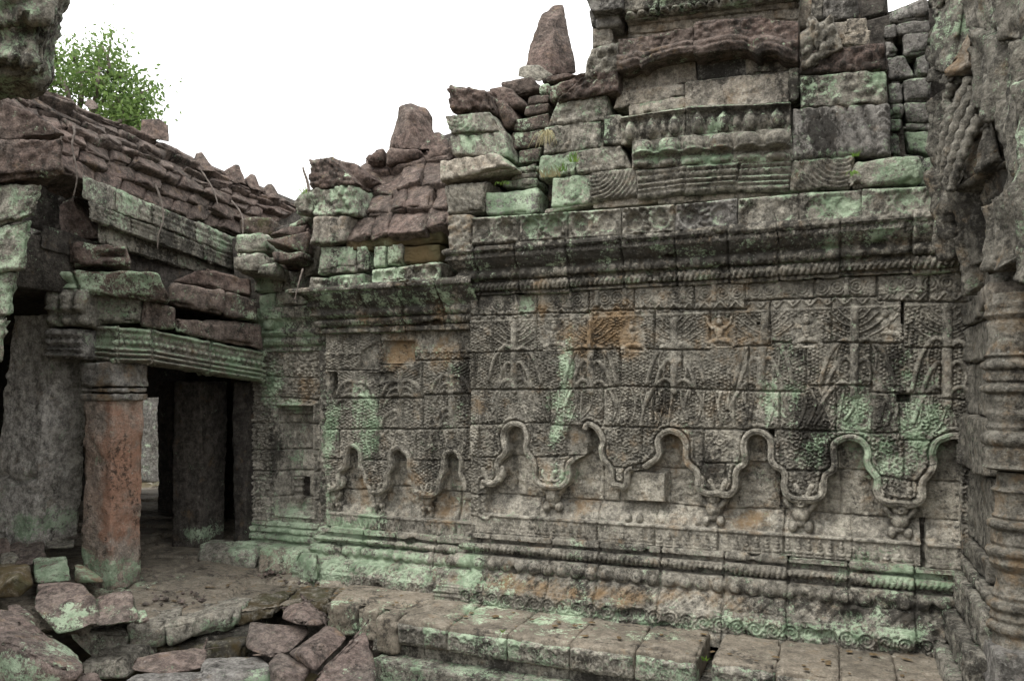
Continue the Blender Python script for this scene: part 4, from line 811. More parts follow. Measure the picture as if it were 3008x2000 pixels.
pb("curved_block", [(2334, 475), (2508, 460), (2492, 552), (2324, 558)], -.09, rl=r_scroll(.8, 1.2, .028, .018, 7), amb=dict(w=.15), res=.009)
pb("animal_head_block", [(2512, 478), (2706, 458), (2705, 528), (2494, 546)], -.14, rl=r_scroll(.85, .3, .03, .012, 8, .8), amb=dict(l=.3), rnd=.05, rough=.02)
pb("thin_slab", [(1604, 612), (1740, 596), (1780, 592), (1600, 626)], -.03, mat=M_PALE, amb=dict(l=0, w=.12, d=.05), rough=.016)
pb("thin_slab", [(1742, 590), (1932, 572), (1930, 594), (1742, 612)], -.04, mat=M_PALE, amb=dict(l=0, w=.14, d=.05), rough=.016)
pb("thin_slab", [(1934, 578), (2160, 563), (2160, 584), (1934, 600)], -.03, mat=M_PALE, amb=dict(l=.1, d=.1), rough=.014)
pb("thin_slab", [(2164, 563), (2340, 558), (2340, 566), (2164, 582)], -.03, mat=M_PALE, amb=dict(l=.1, d=.1), rough=.014)
pb("carved_block", [(1690, 444), (1822, 426), (1850, 497), (1695, 508)], -.07, rl=r_foliage(.010, .04, 4), amb=dict(l=.05, d=.05), rnd=.045)
pb("carved_block", [(1592, 462), (1692, 446), (1694, 508), (1590, 524)], -.05, rl=r_foliage(.010, .05, 14), amb=dict(l=.4, d=.1), rnd=.04, rough=.02)
pb("figure_block", [(1858, 415), (2154, 388), (2154, 480), (1858, 495)], -.10, rl=r_lumps(4, 1, .05), mat=M_SAND, amb=dict(l=.2, d=.14, w=.05), rough=.010, res=.010)
pb("figure_block", [(2156, 392), (2325, 376), (2325, 474), (2158, 478)], -.10, rl=r_lumps(2, 2, .055), amb=dict(l=.1, d=.08), rough=.010, res=.010)
pb("head_block", [(1823, 348), (2012, 320), (2013, 402), (1826, 424)], -.08, rl=r_heads(3, 3, .05), amb=dict(l=.2, d=.2), rough=.010, res=.010)
pb("head_block", [(2016, 318), (2322, 304), (2322, 384), (2016, 402)], -.08, rl=r_heads(4, 4, .05), amb=dict(l=.2, d=.25), rough=.010, res=.010)
pb("plain_block", [(1772, 340), (1824, 338), (1826, 420), (1772, 422)], -.09, amb=dict(l=.2, d=.3), rnd=.04)
pb("drapery_block", [(2328, 320), (2612, 306), (2616, 456), (2326, 472)], -.07, rl=r_drape(.35, .085, .034, 5), mat=M_GREY, amb=dict(l=.12, d=.12, lu=.2), res=.016)
pb("rope_pilaster", [(2572, 312), (2612, 308), (2616, 455), (2574, 458)], -.095, .12, rl=lambda u, v, w_, h: .022 * np.abs(np.sin(v / .05 * 3.14 + 4 * np.abs(u / w_ - .5))) ** .6, mat=M_GREY, amb=dict(l=.06, d=.08), rough=.006)
pb("carved_block", [(1640, 298), (1780, 281), (1790, 352), (1606, 372)], -.06, rl=r_foliage(.012, .05, 7), amb=dict(l=.2))
pb("carved_block", [(1600, 376), (1768, 354), (1768, 432), (1594, 455)], -.05, rl=r_scroll(.1, .6, .05, .012, 7), amb=dict(l=.26), rough=.018)
pb("thin_slab", [(1822, 268), (2008, 247), (2010, 280), (1800, 318)], -.02, mat=M_PALE, amb=dict(l=.05, d=.1), rough=.02)
pb("thin_slab", [(1850, 312), (2012, 284), (2012, 316), (1852, 338)], -.03, mat=M_PALE, amb=dict(l=.1, d=.1), rough=.02)
pb("plain_block", [(2012, 241), (2316, 212), (2315, 298), (2014, 326)], -.05, mat=M_PALE, amb=dict(l=.06, d=.12, w=.1), rough=.008, rnd=.02)
pb("plain_block", [(2320, 205), (2345, 200), (2342, 290), (2320, 296)], -.07, amb=dict(l=.15, d=.3))
pb("carved_block", [(2349, 220), (2598, 208), (2604, 306), (2350, 318)], -.09, rl=r_foliage(.018, .06, 9), amb=dict(l=.24, d=.1), rnd=.03, rough=.016)
pb("plain_block", [(1822, 205), (2042, 165), (2046, 240), (1824, 276)], .02, mat=M_PALE, amb=dict(l=.03, d=.12, w=.08), rough=.012)
pb("plain_block", [(2048, 170), (2190, 150), (2190, 225), (2048, 238)], .02, mat=M_GREY, amb=dict(l=.1, d=.45))
pb("plain_block", [(2194, 150), (2340, 150), (2340, 205), (2194, 218)], .02, mat=M_PALE, amb=dict(l=.08, d=.22))
# lobed arch in two stones
def lobed(name, top, bot, y, thick, amb):
    nU, nV = 70, 26; tu = np.linspace(0, 1, nU); T = np.array([W(np.interp(t, np.linspace(0, 1, len(top)), [p[0] for p in top]), np.interp(t, np.linspace(0, 1, len(top)), [p[1] for p in top]), y) for t in tu])
    bs = smooth_line(bot, 4); Bq = np.array([W(np.interp(t, np.linspace(0, 1, len(bs)), bs[:, 0]), np.interp(t, np.linspace(0, 1, len(bs)), bs[:, 1]), y) for t in tu])
    v = np.linspace(0, 1, nV); prof = .02 + .05 * sst(.35, .62, v) + .03 * np.sqrt(np.clip(1 - ((v - .62) / .12) ** 2, 0, 1)) + .035 * np.sqrt(np.clip(1 - ((v - .82) / .10) ** 2, 0, 1)) + .02 * np.sqrt(np.clip(1 - ((v - .95) / .05) ** 2, 0, 1))
    Pt = T[:, None] * (1 - v[None, :, None]) + Bq[:, None] * v[None, :, None]; k = fb2(Pt[..., 0], Pt[..., 2], 9, 3, 4); fol = r_foliage(.018, .05, 3)(Pt[..., 0], Pt[..., 2], 1, 1) * (v[None] < .42)
    Pt[..., 1] -= prof[None] * (.8 + .4 * k) + fol
    Pt = np.concatenate([Pt[:, :1] + [0, thick, 0], Pt, Pt[:, -1:] + [0, thick, 0]], 1); Pt = np.concatenate([Pt[:1] * [1, 0, 1] + [0, y + thick, 0], Pt, Pt[-1:] * [1, 0, 1] + [0, y + thick, 0]], 0)
    return mesh(name, Pt.reshape(-1, 3), gridF(nU + 2, nV + 2, flip=True), M_RED, ped, amb)
lobed("lobed_arch", [(1819, 122), (1900, 112), (2036, 84)], [(1819, 216), (1850, 217), (1880, 202), (1890, 212), (1898, 208), (1920, 192), (1970, 178), (2042, 166)], -.07, .4, dict(l=.12, d=.12, w=.05))
lobed("lobed_arch", [(2040, 82), (2130, 64), (2230, 58), (2345, 70)], [(2042, 172), (2070, 172), (2150, 156), (2200, 158), (2230, 176), (2245, 164), (2280, 164), (2305, 182), (2345, 190)], -.09, .4, dict(l=.14, d=.2, w=.04))
pb("ornament_block", [(2040, 66), (2236, 44), (2238, 92), (2042, 90)], -.08, .4, mat=M_RED, rl=r_foliage(.02, .05, 31), amb=dict(l=.1, d=.3))
pb("ornament_block", [(2240, 84), (2335, 66), (2342, 110), (2240, 100)], -.09, .4, mat=M_RED, rl=r_foliage(.02, .05, 33), amb=dict(l=.1, d=.2))
pb("naga_block", [(1738, 145), (1816, 128), (1818, 205), (1712, 240)], -.10, .5, mat=M_SAND, rl=r_foliage(.03, .07, 5), amb=dict(l=.1, d=.1), rough=.02)
pb("naga_block", [(1612, 252), (1708, 222), (1760, 200), (1618, 300)], -.04, .5, mat=M_RED, rl=r_foliage(.02, .06, 5))
pb("naga_block", [(1700, 235), (1818, 180), (1816, 270), (1640, 296)], -.10, .5, mat=M_RED, amb=dict(l=.05), rl=r_foliage(.022, .07, 25), rough=.02)
pb("naga_block", [(2350, 100), (2440, 45), (2480, 140), (2352, 215)], -.11, .5, mat=M_SAND, rl=r_foliage(.03, .07, 8), amb=dict(l=.06, d=.06, w=.1), rough=.02)
pb("naga_block", [(2352, 160), (2600, 122), (2605, 205), (2350, 217)], -.09, .5, mat=M_RED, rl=r_foliage(.028, .07, 9), amb=dict(l=.08, d=.2), rough=.02)
pb("naga_block", [(2370, 60), (2385, 35), (2430, 100), (2400, 160)], -.13, .3, mat=M_SAND, rl=r_foliage(.02, .05, 10), amb=dict(l=.06, w=.1), rough=.02)
pb("plain_block", [(2440, 70), (2482, 66), (2478, 130), (2440, 126)], -.02, .4, mat=M_PALE, amb=dict(l=0, d=.05, w=.1)); pb("plain_block", [(2485, 58), (2545, 54), (2550, 96), (2486, 98)], -.03, .4, mat=M_PALE, amb=dict(l=0, d=.05)); pb("plain_block", [(2480, 102), (2555, 92), (2550, 130), (2478, 134)], -.03, .4, mat=M_PALE, amb=dict(l=.1, d=.05))
stone("masonry_core", corners([W(1640, 300, .22), W(2620, 40, .22), W(2680, 640, .22), W(1600, 640, .22)], (0, 1, 0), .8), M_DARK, ped, dict(), res=.4, rnd=.02, rough=0)

# ================================================================== TOWER RISING BEHIND THE PEDIMENT
tow = thing("temple_tower", "carved base of a temple tower cut off by the top of the photo", "tower", (-.9, .9, 3.9))
YT = .16
def tb(nm, q, y=YT, thick=.5, mat=None, rl=None, amb=None, **kw):
    a = dict(l=.1, d=.1); a.update(amb or {}); kw.setdefault('res', .016); kw.setdefault('rnd', .02); kw.setdefault('rough', .01)
    return stone(nm, wall8(q, y, thick), mat or M_SAND, tow, a, relief=rl, **kw)
zig = lambda u, v, w_, h: .012 * np.abs(np.sin(u / .055 * 3.14 + (np.abs(v / h - .5)) * 3)) * (np.abs(v / h - .62) < .25) + .012 * (v / h > .9)
tb("zigzag_frieze", [(1845, 70), (2345, 14), (2345, 56), (1845, 100)], rl=zig, mat=M_PALE, amb=dict(l=0, d=.03, w=.18)); tb("fillet", [(1842, 58), (2345, 0), (2345, 16), (1842, 74)], YT - .04, rl=r_mould([(.6, .35, .014)], 3), mat=M_PALE, amb=dict(l=.05, w=.12)); tb("plain_course", [(1842, 100), (2345, 54), (2345, 96), (1842, 126)], YT + .03, mat=M_PALE, amb=dict(w=.16, d=.02), rl=r_drape(.6, .07, .008))
tb("bead_course", [(1935, 24), (2345, -28), (2345, -6), (1935, 46)], YT - .10, rl=lambda u, v, w_, h: .04 * np.sqrt(np.clip(1 - ((np.mod(u, .085) - .0425) / .036) ** 2 - ((v - h * .5) / .036) ** 2, 0, 1)), amb=dict(l=.3, d=.3), res=.010); tb("bead_course", [(1836, 38), (1932, 24), (1932, 48), (1836, 62)], YT - .10, rl=lambda u, v, w_, h: .04 * np.sqrt(np.clip(1 - ((np.mod(u, .085) - .0425) / .036) ** 2 - ((v - h * .5) / .036) ** 2, 0, 1)), amb=dict(l=.3, d=.3), res=.010)
tb("cornice_block", [(1832, -30), (1932, -40), (1932, 24), (1834, 36)], YT - .14, rl=r_foliage(.012, .03, 5), amb=dict(l=.25, d=.4)); tb("cornice_block", [(1936, -45), (2345, -90), (2345, -28), (1936, 24)], YT - .13, rl=r_mould([(.3, .1, .02), (.7, .1, .02)], 3), amb=dict(l=.25, d=.4))
tb("corner_block", [(1700, -60), (1830, -70), (1828, 24), (1735, 36)], YT - .2, mat=M_GREY, amb=dict(l=.1, d=.45)); tb("corner_block", [(1750, 10), (1822, 0), (1822, 72), (1744, 84)], YT - .1, mat=M_GREY, amb=dict(l=.08, d=.1), rnd=.05, rough=.02); tb("corner_block", [(1728, 30), (1750, 28), (1748, 80), (1738, 80)], YT, mat=M_GREY, amb=dict(d=.4))
tb("zigzag_frieze", [(1741, 84), (1797, 80), (1798, 132), (1741, 138)], YT - .05, rl=zig, mat=M_PALE, amb=dict(w=.1)); tb("plain_course", [(1798, 80), (1842, 62), (1844, 126), (1800, 135)], YT + .1, mat=M_PALE, amb=dict(w=.16))
tb("plain_course", [(2345, -20), (2385, -20), (2385, 70), (2345, 90)], YT + .12, mat=M_PALE, amb=dict(w=.2)); tb("corner_block", [(2384, -40), (2415, -40), (2415, 58), (2384, 58)], YT - .12, amb=dict(d=.3)); tb("corner_block", [(2418, -40), (2522, -45), (2520, 52), (2418, 58)], YT - .14, rl=zig, mat=M_GREY, amb=dict(d=.35, l=.05)); tb("corner_block", [(2528, -40), (2600, -45), (2600, 40), (2530, 60)], YT + .2, mat=M_DARK)
stone("masonry_core", corners([W(1740, -80, .5), W(2600, -120, .5), W(2620, 200, .5), W(1740, 200, .5)], (0, 1, 0), .9), M_DARK, tow, dict(), res=.4, rnd=.02, rough=0)

# ================================================================== RUBBLE WALL RIGHT OF THE PEDIMENT
rub = thing("rubble_wall", "rough stacked stone wall between the pediment and the eroded doorway", "wall", (.75, .6, 2.8))
def rb(q, y=.18, mat=None, amb=None):
    a = dict(l=.18, d=.22, lu=.3); a.update(amb or {}); stone("block", wall8(q, y, .5), mat or M_GREY, rub, a, res=.03, rnd=.035, rough=.02)
o4 = lambda L: [(x / 2.24 + 2400, y / 2.24) for x, y in L]
for q, am in [([(470, 70), (710, -10), (740, 120), (475, 150)], {}), ([(430, 165), (525, 150), (520, 250), (440, 255)], {}), ([(530, 150), (740, 125), (740, 215), (520, 235)], {}), ([(445, 265), (490, 265), (550, 340), (455, 375)], {}), ([(570, 230), (740, 215), (740, 345), (570, 365)], {}), ([(460, 380), (570, 365), (650, 400), (650, 505), (465, 520)], {}), ([(640, 365), (740, 350), (740, 490), (655, 490)], {}), ([(470, 530), (570, 525), (560, 670), (475, 680)], {}), ([(575, 525), (750, 510), (750, 660), (575, 670)], {}), ([(475, 690), (565, 690), (560, 765), (480, 770)], {}), ([(575, 675), (760, 665), (760, 795), (585, 800)], dict(l=.3)), ([(475, 780), (560, 775), (560, 855), (480, 860)], {}), ([(565, 810), (760, 800), (760, 855), (570, 860)], dict(l=.3)), ([(580, 865), (770, 860), (770, 1025), (600, 980)], dict(l=.5)), ([(480, 870), (545, 870), (580, 960), (560, 1045), (485, 1015)], {}), ([(560, 1000), (700, 1040), (690, 1060), (565, 1050)], {}), ([(690, 1050), (775, 1040), (790, 1200), (700, 1260)], dict(l=.5)), ([(700, 1260), (790, 1200), (800, 1400), (730, 1390)], dict(l=.45))]:
    qq = o4(q); qq = qq if len(qq) == 4 else [qq[0], qq[1], qq[-2], qq[-1]]
    rb(qq, amb=am)
stone("masonry_core", corners([W(2590, 40, .5), W(2800, -20, .5), W(2830, 660, .5), W(2590, 660, .5)], (0, 1, 0), .6), M_DARK, rub, dict(), res=.4, rnd=.02, rough=0)

# ================================================================== STACKED END PIECE RIGHT (naga antefix) AND ROOF BETWEEN
YA = .0
nag = thing("naga_endpiece", "leaning stack of carved stones with a broken snake head, right end of the tiled roof", "carved stones", (-2.75, .3, 2.7))
def nb_(nm, q, y=-.05, thick=.45, mat=None, rl=None, amb=None, **kw):
    a = dict(l=.14, d=.1, lu=.2); a.update(amb or {}); kw.setdefault('res', .015); kw.setdefault('rnd', .04); kw.setdefault('rough', .018)
    return stone(nm, wall8(q, y, thick), mat or M_SAND, nag, a, relief=rl, **kw)
nb_("snake_head", [(1312, 252), (1432, 262), (1446, 326), (1322, 328)], -.10, .5, M_RED, r_foliage(.022, .05, 3), dict(l=.06), rnd=.07)
nb_("carved_block", [(1304, 338), (1440, 328), (1478, 392), (1324, 398)], -.10, .45, None, r_scroll(.2, .9, .04, .02, 3), dict(l=.3))
nb_("carved_block", [(1324, 400), (1482, 386), (1502, 468), (1332, 456)], -.07, .45, None, r_drape(.3, .10, .02, 4), dict(l=.34))
nb_("drapery_block", [(1298, 474), (1458, 446), (1512, 492), (1294, 536)], -.12, .5, M_PALE, r_drape(.15, .11, .022, 6), dict(l=.06, d=.08))
nb_("curved_block", [(1306, 546), (1432, 526), (1420, 622), (1314, 630)], -.09, .45, M_SAND, r_scroll(1.0, 1.1, .04, .018, 7), dict(l=.06))
nb_("plain_block", [(1426, 568), (1578, 552), (1577, 628), (1428, 630)], -.06, .45, M_GREY, None, dict(l=.4))
nb_("carved_block", [(1316, 632), (1386, 628), (1388, 735), (1318, 742)], -.15, .45, M_SAND, r_foliage(.016, .04, 8), dict(l=.1, w=.2))
nb_("hump", [(1440, 292), (1480, 292), (1520, 356), (1480, 384)], .02, .45, M_RED, None, dict(l=.05), rnd=.09)
nb_("hump", [(1414, 262), (1484, 244), (1546, 312), (1480, 318)], .12, .45, M_RED, None, dict(l=.05), rnd=.09)
nb_("hump", [(1464, 240), (1560, 224), (1584, 262), (1500, 286)], .22, .4, M_RED, None, dict(l=.05), rnd=.06)
fil = thing("packing_stones", "thin stacked packing stones in the gap between the end piece and the pediment", "stone stack", (-2.3, .4, 2.9))
for q, mt, am in [([(1552, 285), (1612, 277), (1612, 302), (1548, 308)], M_RED, {}), ([(1542, 312), (1612, 303), (1612, 328), (1538, 338)], M_RED, {}), ([(1512, 352), (1612, 330), (1612, 374), (1506, 386)], M_RED, dict(l=.2)), ([(1500, 392), (1600, 378), (1596, 424), (1504, 440)], M_RED, dict(l=.3)), ([(1520, 440), (1592, 430), (1580, 476), (1520, 482)], M_RED, dict(l=.3)), ([(1520, 490), (1578, 480), (1578, 506), (1512, 510)], M_SAND, dict(l=.2)), ([(1505, 512), (1578, 506), (1578, 522), (1498, 528)], M_SAND, {}), ([(1478, 530), (1578, 524), (1578, 548), (1470, 550)], M_SAND, dict(l=.4)), ([(1584, 248), (1612, 246), (1612, 276), (1584, 278)], M_RED, dict(l=.4)), ([(1590, 226), (1660, 214), (1700, 220), (1592, 246)], M_RED, dict(l=.1))]:
    stone("block", wall8(q, .06, .45), mt, fil, dict(dict(l=.14, d=.1, lu=.2), **am), res=.03, rnd=.03, rough=.014)
stone("masonry_core", corners([W(1500, 300, .35), W(1640, 260, .35), W(1640, 640, .35), W(1420, 640, .35)], (0, 1, 0), .5), M_DARK, fil, dict(), res=.3, rnd=.02, rough=0)
# left end piece
na2 = thing("naga_endpiece", "weathered carved end stone with grooved drapery block at the left edge of the tiled roof", "carved stones", (-4.3, .5, 2.6))
def nl(nm, q, y=.02, thick=.45, mat=None, rl=None, amb=None, **kw):
    a = dict(l=.16, d=.12, lu=.2); a.update(amb or {}); kw.setdefault('res', .016); kw.setdefault('rnd', .04); kw.setdefault('rough', .02)
    return stone(nm, wall8(q, y, thick), mat or M_SAND, na2, a, relief=rl, **kw)
nl("snake_head", [(906, 468), (975, 455), (1046, 545), (918, 560)], 0, .35, M_RED, r_foliage(.022, .05, 17), dict(l=.08, d=.2), rnd=.07)
nl("snake_neck", [(912, 555), (1040, 540), (1046, 632), (922, 640)], .0, .4, M_SAND, r_foliage(.024, .06, 14), dict(l=.42, d=.15), rnd=.05)
nl("hump", [(985, 470), (1040, 478), (1080, 520), (1048, 560)], .14, .5, M_RED, None, dict(l=.04), rnd=.07)
nl("drapery_block", [(928, 640), (1026, 632), (1018, 712), (910, 722)], -.02, .4, M_PALE, r_drape(.1, .09, .022, 16), dict(l=.06, d=.08))
nl("side_block", [(868, 580), (905, 545), (915, 625), (872, 632)], .1, .4, M_SAND, r_foliage(.02, .05, 17), dict(l=.4))

def roof_geo(rows, ncol, A, B, seed, out_dir, thick=.28, bulge=.06, res=.035, rnd=.045, rough=.024):
    """rows: list of (fraction along the eave-to-ridge curve); A(f), B(f): ends of each course"""
    R = random.Random(seed); out = []
    for r in range(len(rows) - 1):
        f0, f1 = rows[r], rows[r + 1]; n = ncol + R.choice([-1, 0, 0, 1]); cut = sorted([0, 1] + [(i + R.uniform(-.28, .28)) / n for i in range(1, n)])
        for c0, c1 in zip(cut[:-1], cut[1:]):
            def pt(c, f): return A(f) * (1 - c) + B(f) * c
            e = .0; bl, br, tl, tr = pt(c0 + e, f0), pt(c1 - e, f0), pt(c0 + e, f1 + .03), pt(c1 - e, f1 + .03)
            nn = np.cross(br - bl, tl - bl); nn /= np.linalg.norm(nn)
            if nn @ np.array(out_dir) < 0: nn = -nn
            k = lambda s: nn * (s + R.uniform(-.025, .025)); o = R.uniform(-.022, .022)
            wv = lambda: np.array([0, 0, R.uniform(-.03, .03)]); fr_ = [tl + k(.0 + o), tr + k(.0 + o), br + k(.05 + o) + wv(), bl + k(.05 + o) + wv()]
            C = corners(fr_, -nn, thick); C = np.array(C); V, Q, T = hexgeo(C, res=res, rnd=rnd, rough=rough, seed=nseed()); out.append((V, Q, T))
    return join(out)
def pieces(pp): return lambda f: np.array([np.interp(f, np.linspace(0, 1, len(pp)), [p[i] for p in pp]) for i in range(3)])
# roof between the two end pieces: climbs from the cornice back to the ridge
Am = pieces([W(1020, 712, .05), W(1030, 640, .16), W(1040, 570, .34), W(1062, 500, .60), W(1090, 440, .9)])
Bm = pieces([W(1320, 680, .0), W(1320, 610, .12), W(1320, 530, .32), W(1320, 440, .60), W(1320, 395, .9)])
V, Q, T = roof_geo([0, .22, .44, .66, .86], 4, Am, Bm, 3, (0, -1, 0), res=.03)
rf = thing("tiled_roof", "dark red stone tile roof stepping up between the two carved end pieces", "roof", (-3.4, .5, 2.5))
mesh("roof_tiles", V, Q, M_RED, rf, dict(l=.06, d=.1, mu=.05), tone=T)
stone("eave_ledge", wall8([(1015, 705), (1300, 672), (1300, 712), (1015, 742)], .03, .5), M_RED, rf, dict(m=.5, w=.3), res=.03, rnd=.05, rough=.02)
for q, t_ in [([(1062, 476), (1090, 436), (1130, 432), (1130, 486)], 6.9), ([(1132, 432), (1240, 436), (1250, 478), (1130, 486)], 6.85), ([(1242, 436), (1330, 422), (1330, 470), (1252, 478)], 6.8)]:
    stone("ridge_stone", px8(q, t_, .5), M_RED, rf, dict(l=.08), res=.04, rnd=.09, rough=.025)
stone("masonry_core", corners([W(1080, 470, 1.1), W(1600, 300, 1.1), W(1600, 720, .45), W(1000, 730, .45)], (0, 1, 0), .5), M_DARK, rf, dict(), res=.4, rnd=.02, rough=0)
# upright finials on the ridge
V, T = chunk_geo([P(*p) for p in [(1142, 440, 7.1), (1175, 310, 7.15), (1205, 306, 7.2), (1250, 316, 7.2), (1272, 345, 7.2), (1280, 436, 7.1), (1205, 440, 6.9), (1198, 330, 7.0), (1160, 430, 7.6), (1265, 430, 7.6), (1190, 315, 7.45), (1250, 325, 7.45)]], bev=.02, res=.04, rough=.02, seed=61)
tag(mesh("roof_finial", V, T, M_RED, None, dict(l=.10, d=.1)), "short broken upright stone on the ridge left of the tall tapering one", "finial", "upright stones on the roof ridge")
V, T = chunk_geo([P(*p) for p in [(1545, 226, 6.9), (1556, 130, 6.95), (1588, 45, 7.0), (1628, 16, 7.05), (1654, 14, 7.05), (1672, 120, 7.0), (1694, 215, 6.9), (1615, 222, 6.7), (1628, 90, 6.85), (1560, 220, 7.4), (1680, 214, 7.4), (1628, 22, 7.25), (1652, 24, 7.25)]], bev=.015, res=.035, rough=.022, seed=62)
tag(mesh("roof_finial", V, T, M_RED, None, dict(l=.05, d=.12)), "tall dark red tapering stone standing up against the white sky", "finial", "upright stones on the roof ridge")
chunk("ridge_block", [(1524, 200, 6.7), (1545, 192, 6.75), (1580, 190, 6.7), (1625, 222, 6.7), (1585, 240, 6.65), (1520, 226, 6.7)], M_SAND, "pale lichened block at the foot of the tall tapering stone", 'stone block', thick=.35, amb=dict(l=.3, d=.2))
chunk("ridge_block", [(1232, 440, 6.95), (1262, 395, 7.0), (1290, 388, 7.0), (1318, 410, 7.0), (1318, 436, 6.9)], M_RED, "rounded dark block leaning on the short broken finial", 'stone block', thick=.35, amb=dict(l=.25))

# ================================================================== LEFT GALLERY
gal = thing("stone_roof", "long sagging gallery roof of overlapping dark red stone tiles on the left", "roof", (-5.5, -.5, 2.9))
E0, E1 = P(40, 470, 5.35), P(730, 705, 8.0); R0, R1 = P(-60, 190, 5.75), P(885, 612, 9.2)
def arc(f, e, r):
    v = r - e; up = np.array([0, 0, 1.0]); return e + v * f + (up * .05 + np.array([.09, 0, 0])) * math.sin(math.pi * f)
Ag = lambda f: arc(f, E0, R0); Bg = lambda f: arc(f, E1, R1)
V, Q, T = roof_geo([0, .16, .31, .45, .59, .73, .86, .98], 11, Ag, Bg, 8, (1, 0, 0), thick=.3, res=.035, rnd=.05, rough=.026)
mesh("roof_tiles", V, Q, M_RED, gal, dict(l=.05, d=.1, mu=.04), tone=T)
ridge = []
for k in range(9):
    a, b = k / 9, (k + .97) / 9; p, q = R0 * (1 - a) + R1 * a, R0 * (1 - b) + R1 * b; z = np.array([0, 0, .015]); o = np.array([.13, .02, -.07])
    ridge.append(hexgeo(corners([p + z * (1 + 2 * R_.random()), q + z * (1 + 2 * R_.random()), q + o, p + o], (-1, 0, 0), .5), res=.05, rnd=.07, rough=.025, seed=nseed()))
V, Q, T = join(ridge); mesh("ridge_course", V, Q, M_RED, gal, dict(l=.06, d=.1), tone=T)
# back slope and vault: keeps the gallery dark inside
bx = (-1, 0, 0)
V, Q, T = hexgeo(corners([R0 + [0, -.6, 0], R1 + [0, 1.5, .0], E1 + [-.1, 1.5, .14], E0 + [-.1, -.6, .14]], (-.8, 0, -.3), .35), res=.5, rnd=.02, rough=0, seed=3); mesh("roof_core", V, Q, M_DARK, gal)
stone("ceiling_slab", box8(-10.2, -5.45, -4.6, 5.5, 2.35, 2.75), M_DARK, gal, dict(), res=.6, rnd=.02, rough=0)
for k, (poly, lab) in enumerate([([(412, 400, 7.0), (416, 352, 7.05), (470, 350, 7.1), (494, 372, 7.1), (500, 420, 7.0)], "square block standing on the left roof ridge under the tree"), ([(566, 478, 7.5), (574, 452, 7.55), (592, 447, 7.55), (612, 478, 7.55), (636, 505, 7.5), (580, 500, 7.4)], "first rounded stone left on the ridge of the left roof"), ([(655, 506, 7.9), (690, 484, 7.95), (700, 486, 7.95), (722, 535, 7.9), (690, 540, 7.85)], "sharp pointed ridge stone next to the rounded one on the left roof"), ([(718, 528, 8.2), (738, 512, 8.25), (750, 515, 8.25), (768, 562, 8.2), (735, 555, 8.1)], "middle one of the three pointed ridge stones on the left roof"), ([(765, 560, 8.5), (786, 540, 8.55), (798, 540, 8.55), (828, 585, 8.5), (785, 580, 8.4)], "lowest pointed ridge stone at the right end of the left roof"), ([(244, 310, 6.1), (256, 291, 6.15), (276, 295, 6.15), (292, 318, 6.1), (270, 325, 6.0)], "small worn ridge stump in front of the tree crown")]):
    chunk("ridge_stone", poly, M_RED, lab, 'ridge stone', "stones left standing on the left roof ridge", thick=.25, amb=dict(l=.06), rough=.014, res=.03)
# entablature under the eave
ent = thing("entablature", "lichen covered moulded stone course under the eave of the left roof", "stone course", (-5.3, -.3, 2.4))
MO = [(.85, .13, .04), (.55, .1, .034), (.3, .08, .03), (.12, .06, .03)]
def eb(nm, q, t, thick=.5, mat=None, rl=None, amb=None, **kw):
    a = dict(l=.36, d=.1, lu=.2); a.update(amb or {}); kw.setdefault('res', .014); kw.setdefault('rnd', .03); kw.setdefault('rough', .018); return stone(nm, px8(q, t, thick), mat or M_SAND, ent, a, relief=rl, **kw)
tE = lambda px: float(np.interp(px, [40, 274, 458, 607, 730], [5.33, 5.93, 6.55, 7.2, 7.85]))
def course(joints, top, bot, dt, rls, am, mat=None, thick=.5):
    for k, (a, c_) in enumerate(zip(joints[:-1], joints[1:])):
        q = [(a, top(a), tE(a) + dt), (c_ - 1, top(c_), tE(c_) + dt), (c_ - 1, bot(c_), tE(c_) + dt), (a, bot(a), tE(a) + dt)]
        eb("moulded_course", q, 0, thick, mat, rls[k % len(rls)], am[k % len(am)])
y0_ = lambda x: 505 + (x - 225) * .415; y1_ = lambda x: 575 + (x - 225) * .385; y2_ = lambda x: 632 + (x - 225) * .355; y3_ = lambda x: 690 + (x - 225) * .315
course([238, 340, 450, 575, 700], y0_, y1_, 0, [None, r_foliage(.02, .06, 5), r_mould(MO, 3), r_mould(MO, 4)], [dict(l=.34, d=.05), dict(l=.4), dict(l=.22, d=.3), dict(l=.42, d=.15)])
course([262, 385, 470, 600, 700], y1_, y2_, .02, [r_mould(MO, 1), r_mould(MO, 2)], [dict(l=.3, d=.15), dict(l=.34), dict(l=.1, d=.4), dict(l=.3, d=.3)])
course([285, 400, 520, 700], y2_, y3_, .10, [r_foliage(.02, .05, 3), r_mould(MO, 2)], [dict(l=.3), dict(l=.05, d=.4)])
course([120, 330, 520, 720], y3_, lambda x: y3_(x) + 70, .22, [None], [dict(l=.05)], M_DARK)  # dark band: shade of the gap put into the stone colour
eb("back_course", [(60, 420, 6.3), (270, 520, 6.5), (270, 700, 6.5), (60, 660, 6.3)], 0, .4, mat=M_DARK, amb=dict(l=.1))
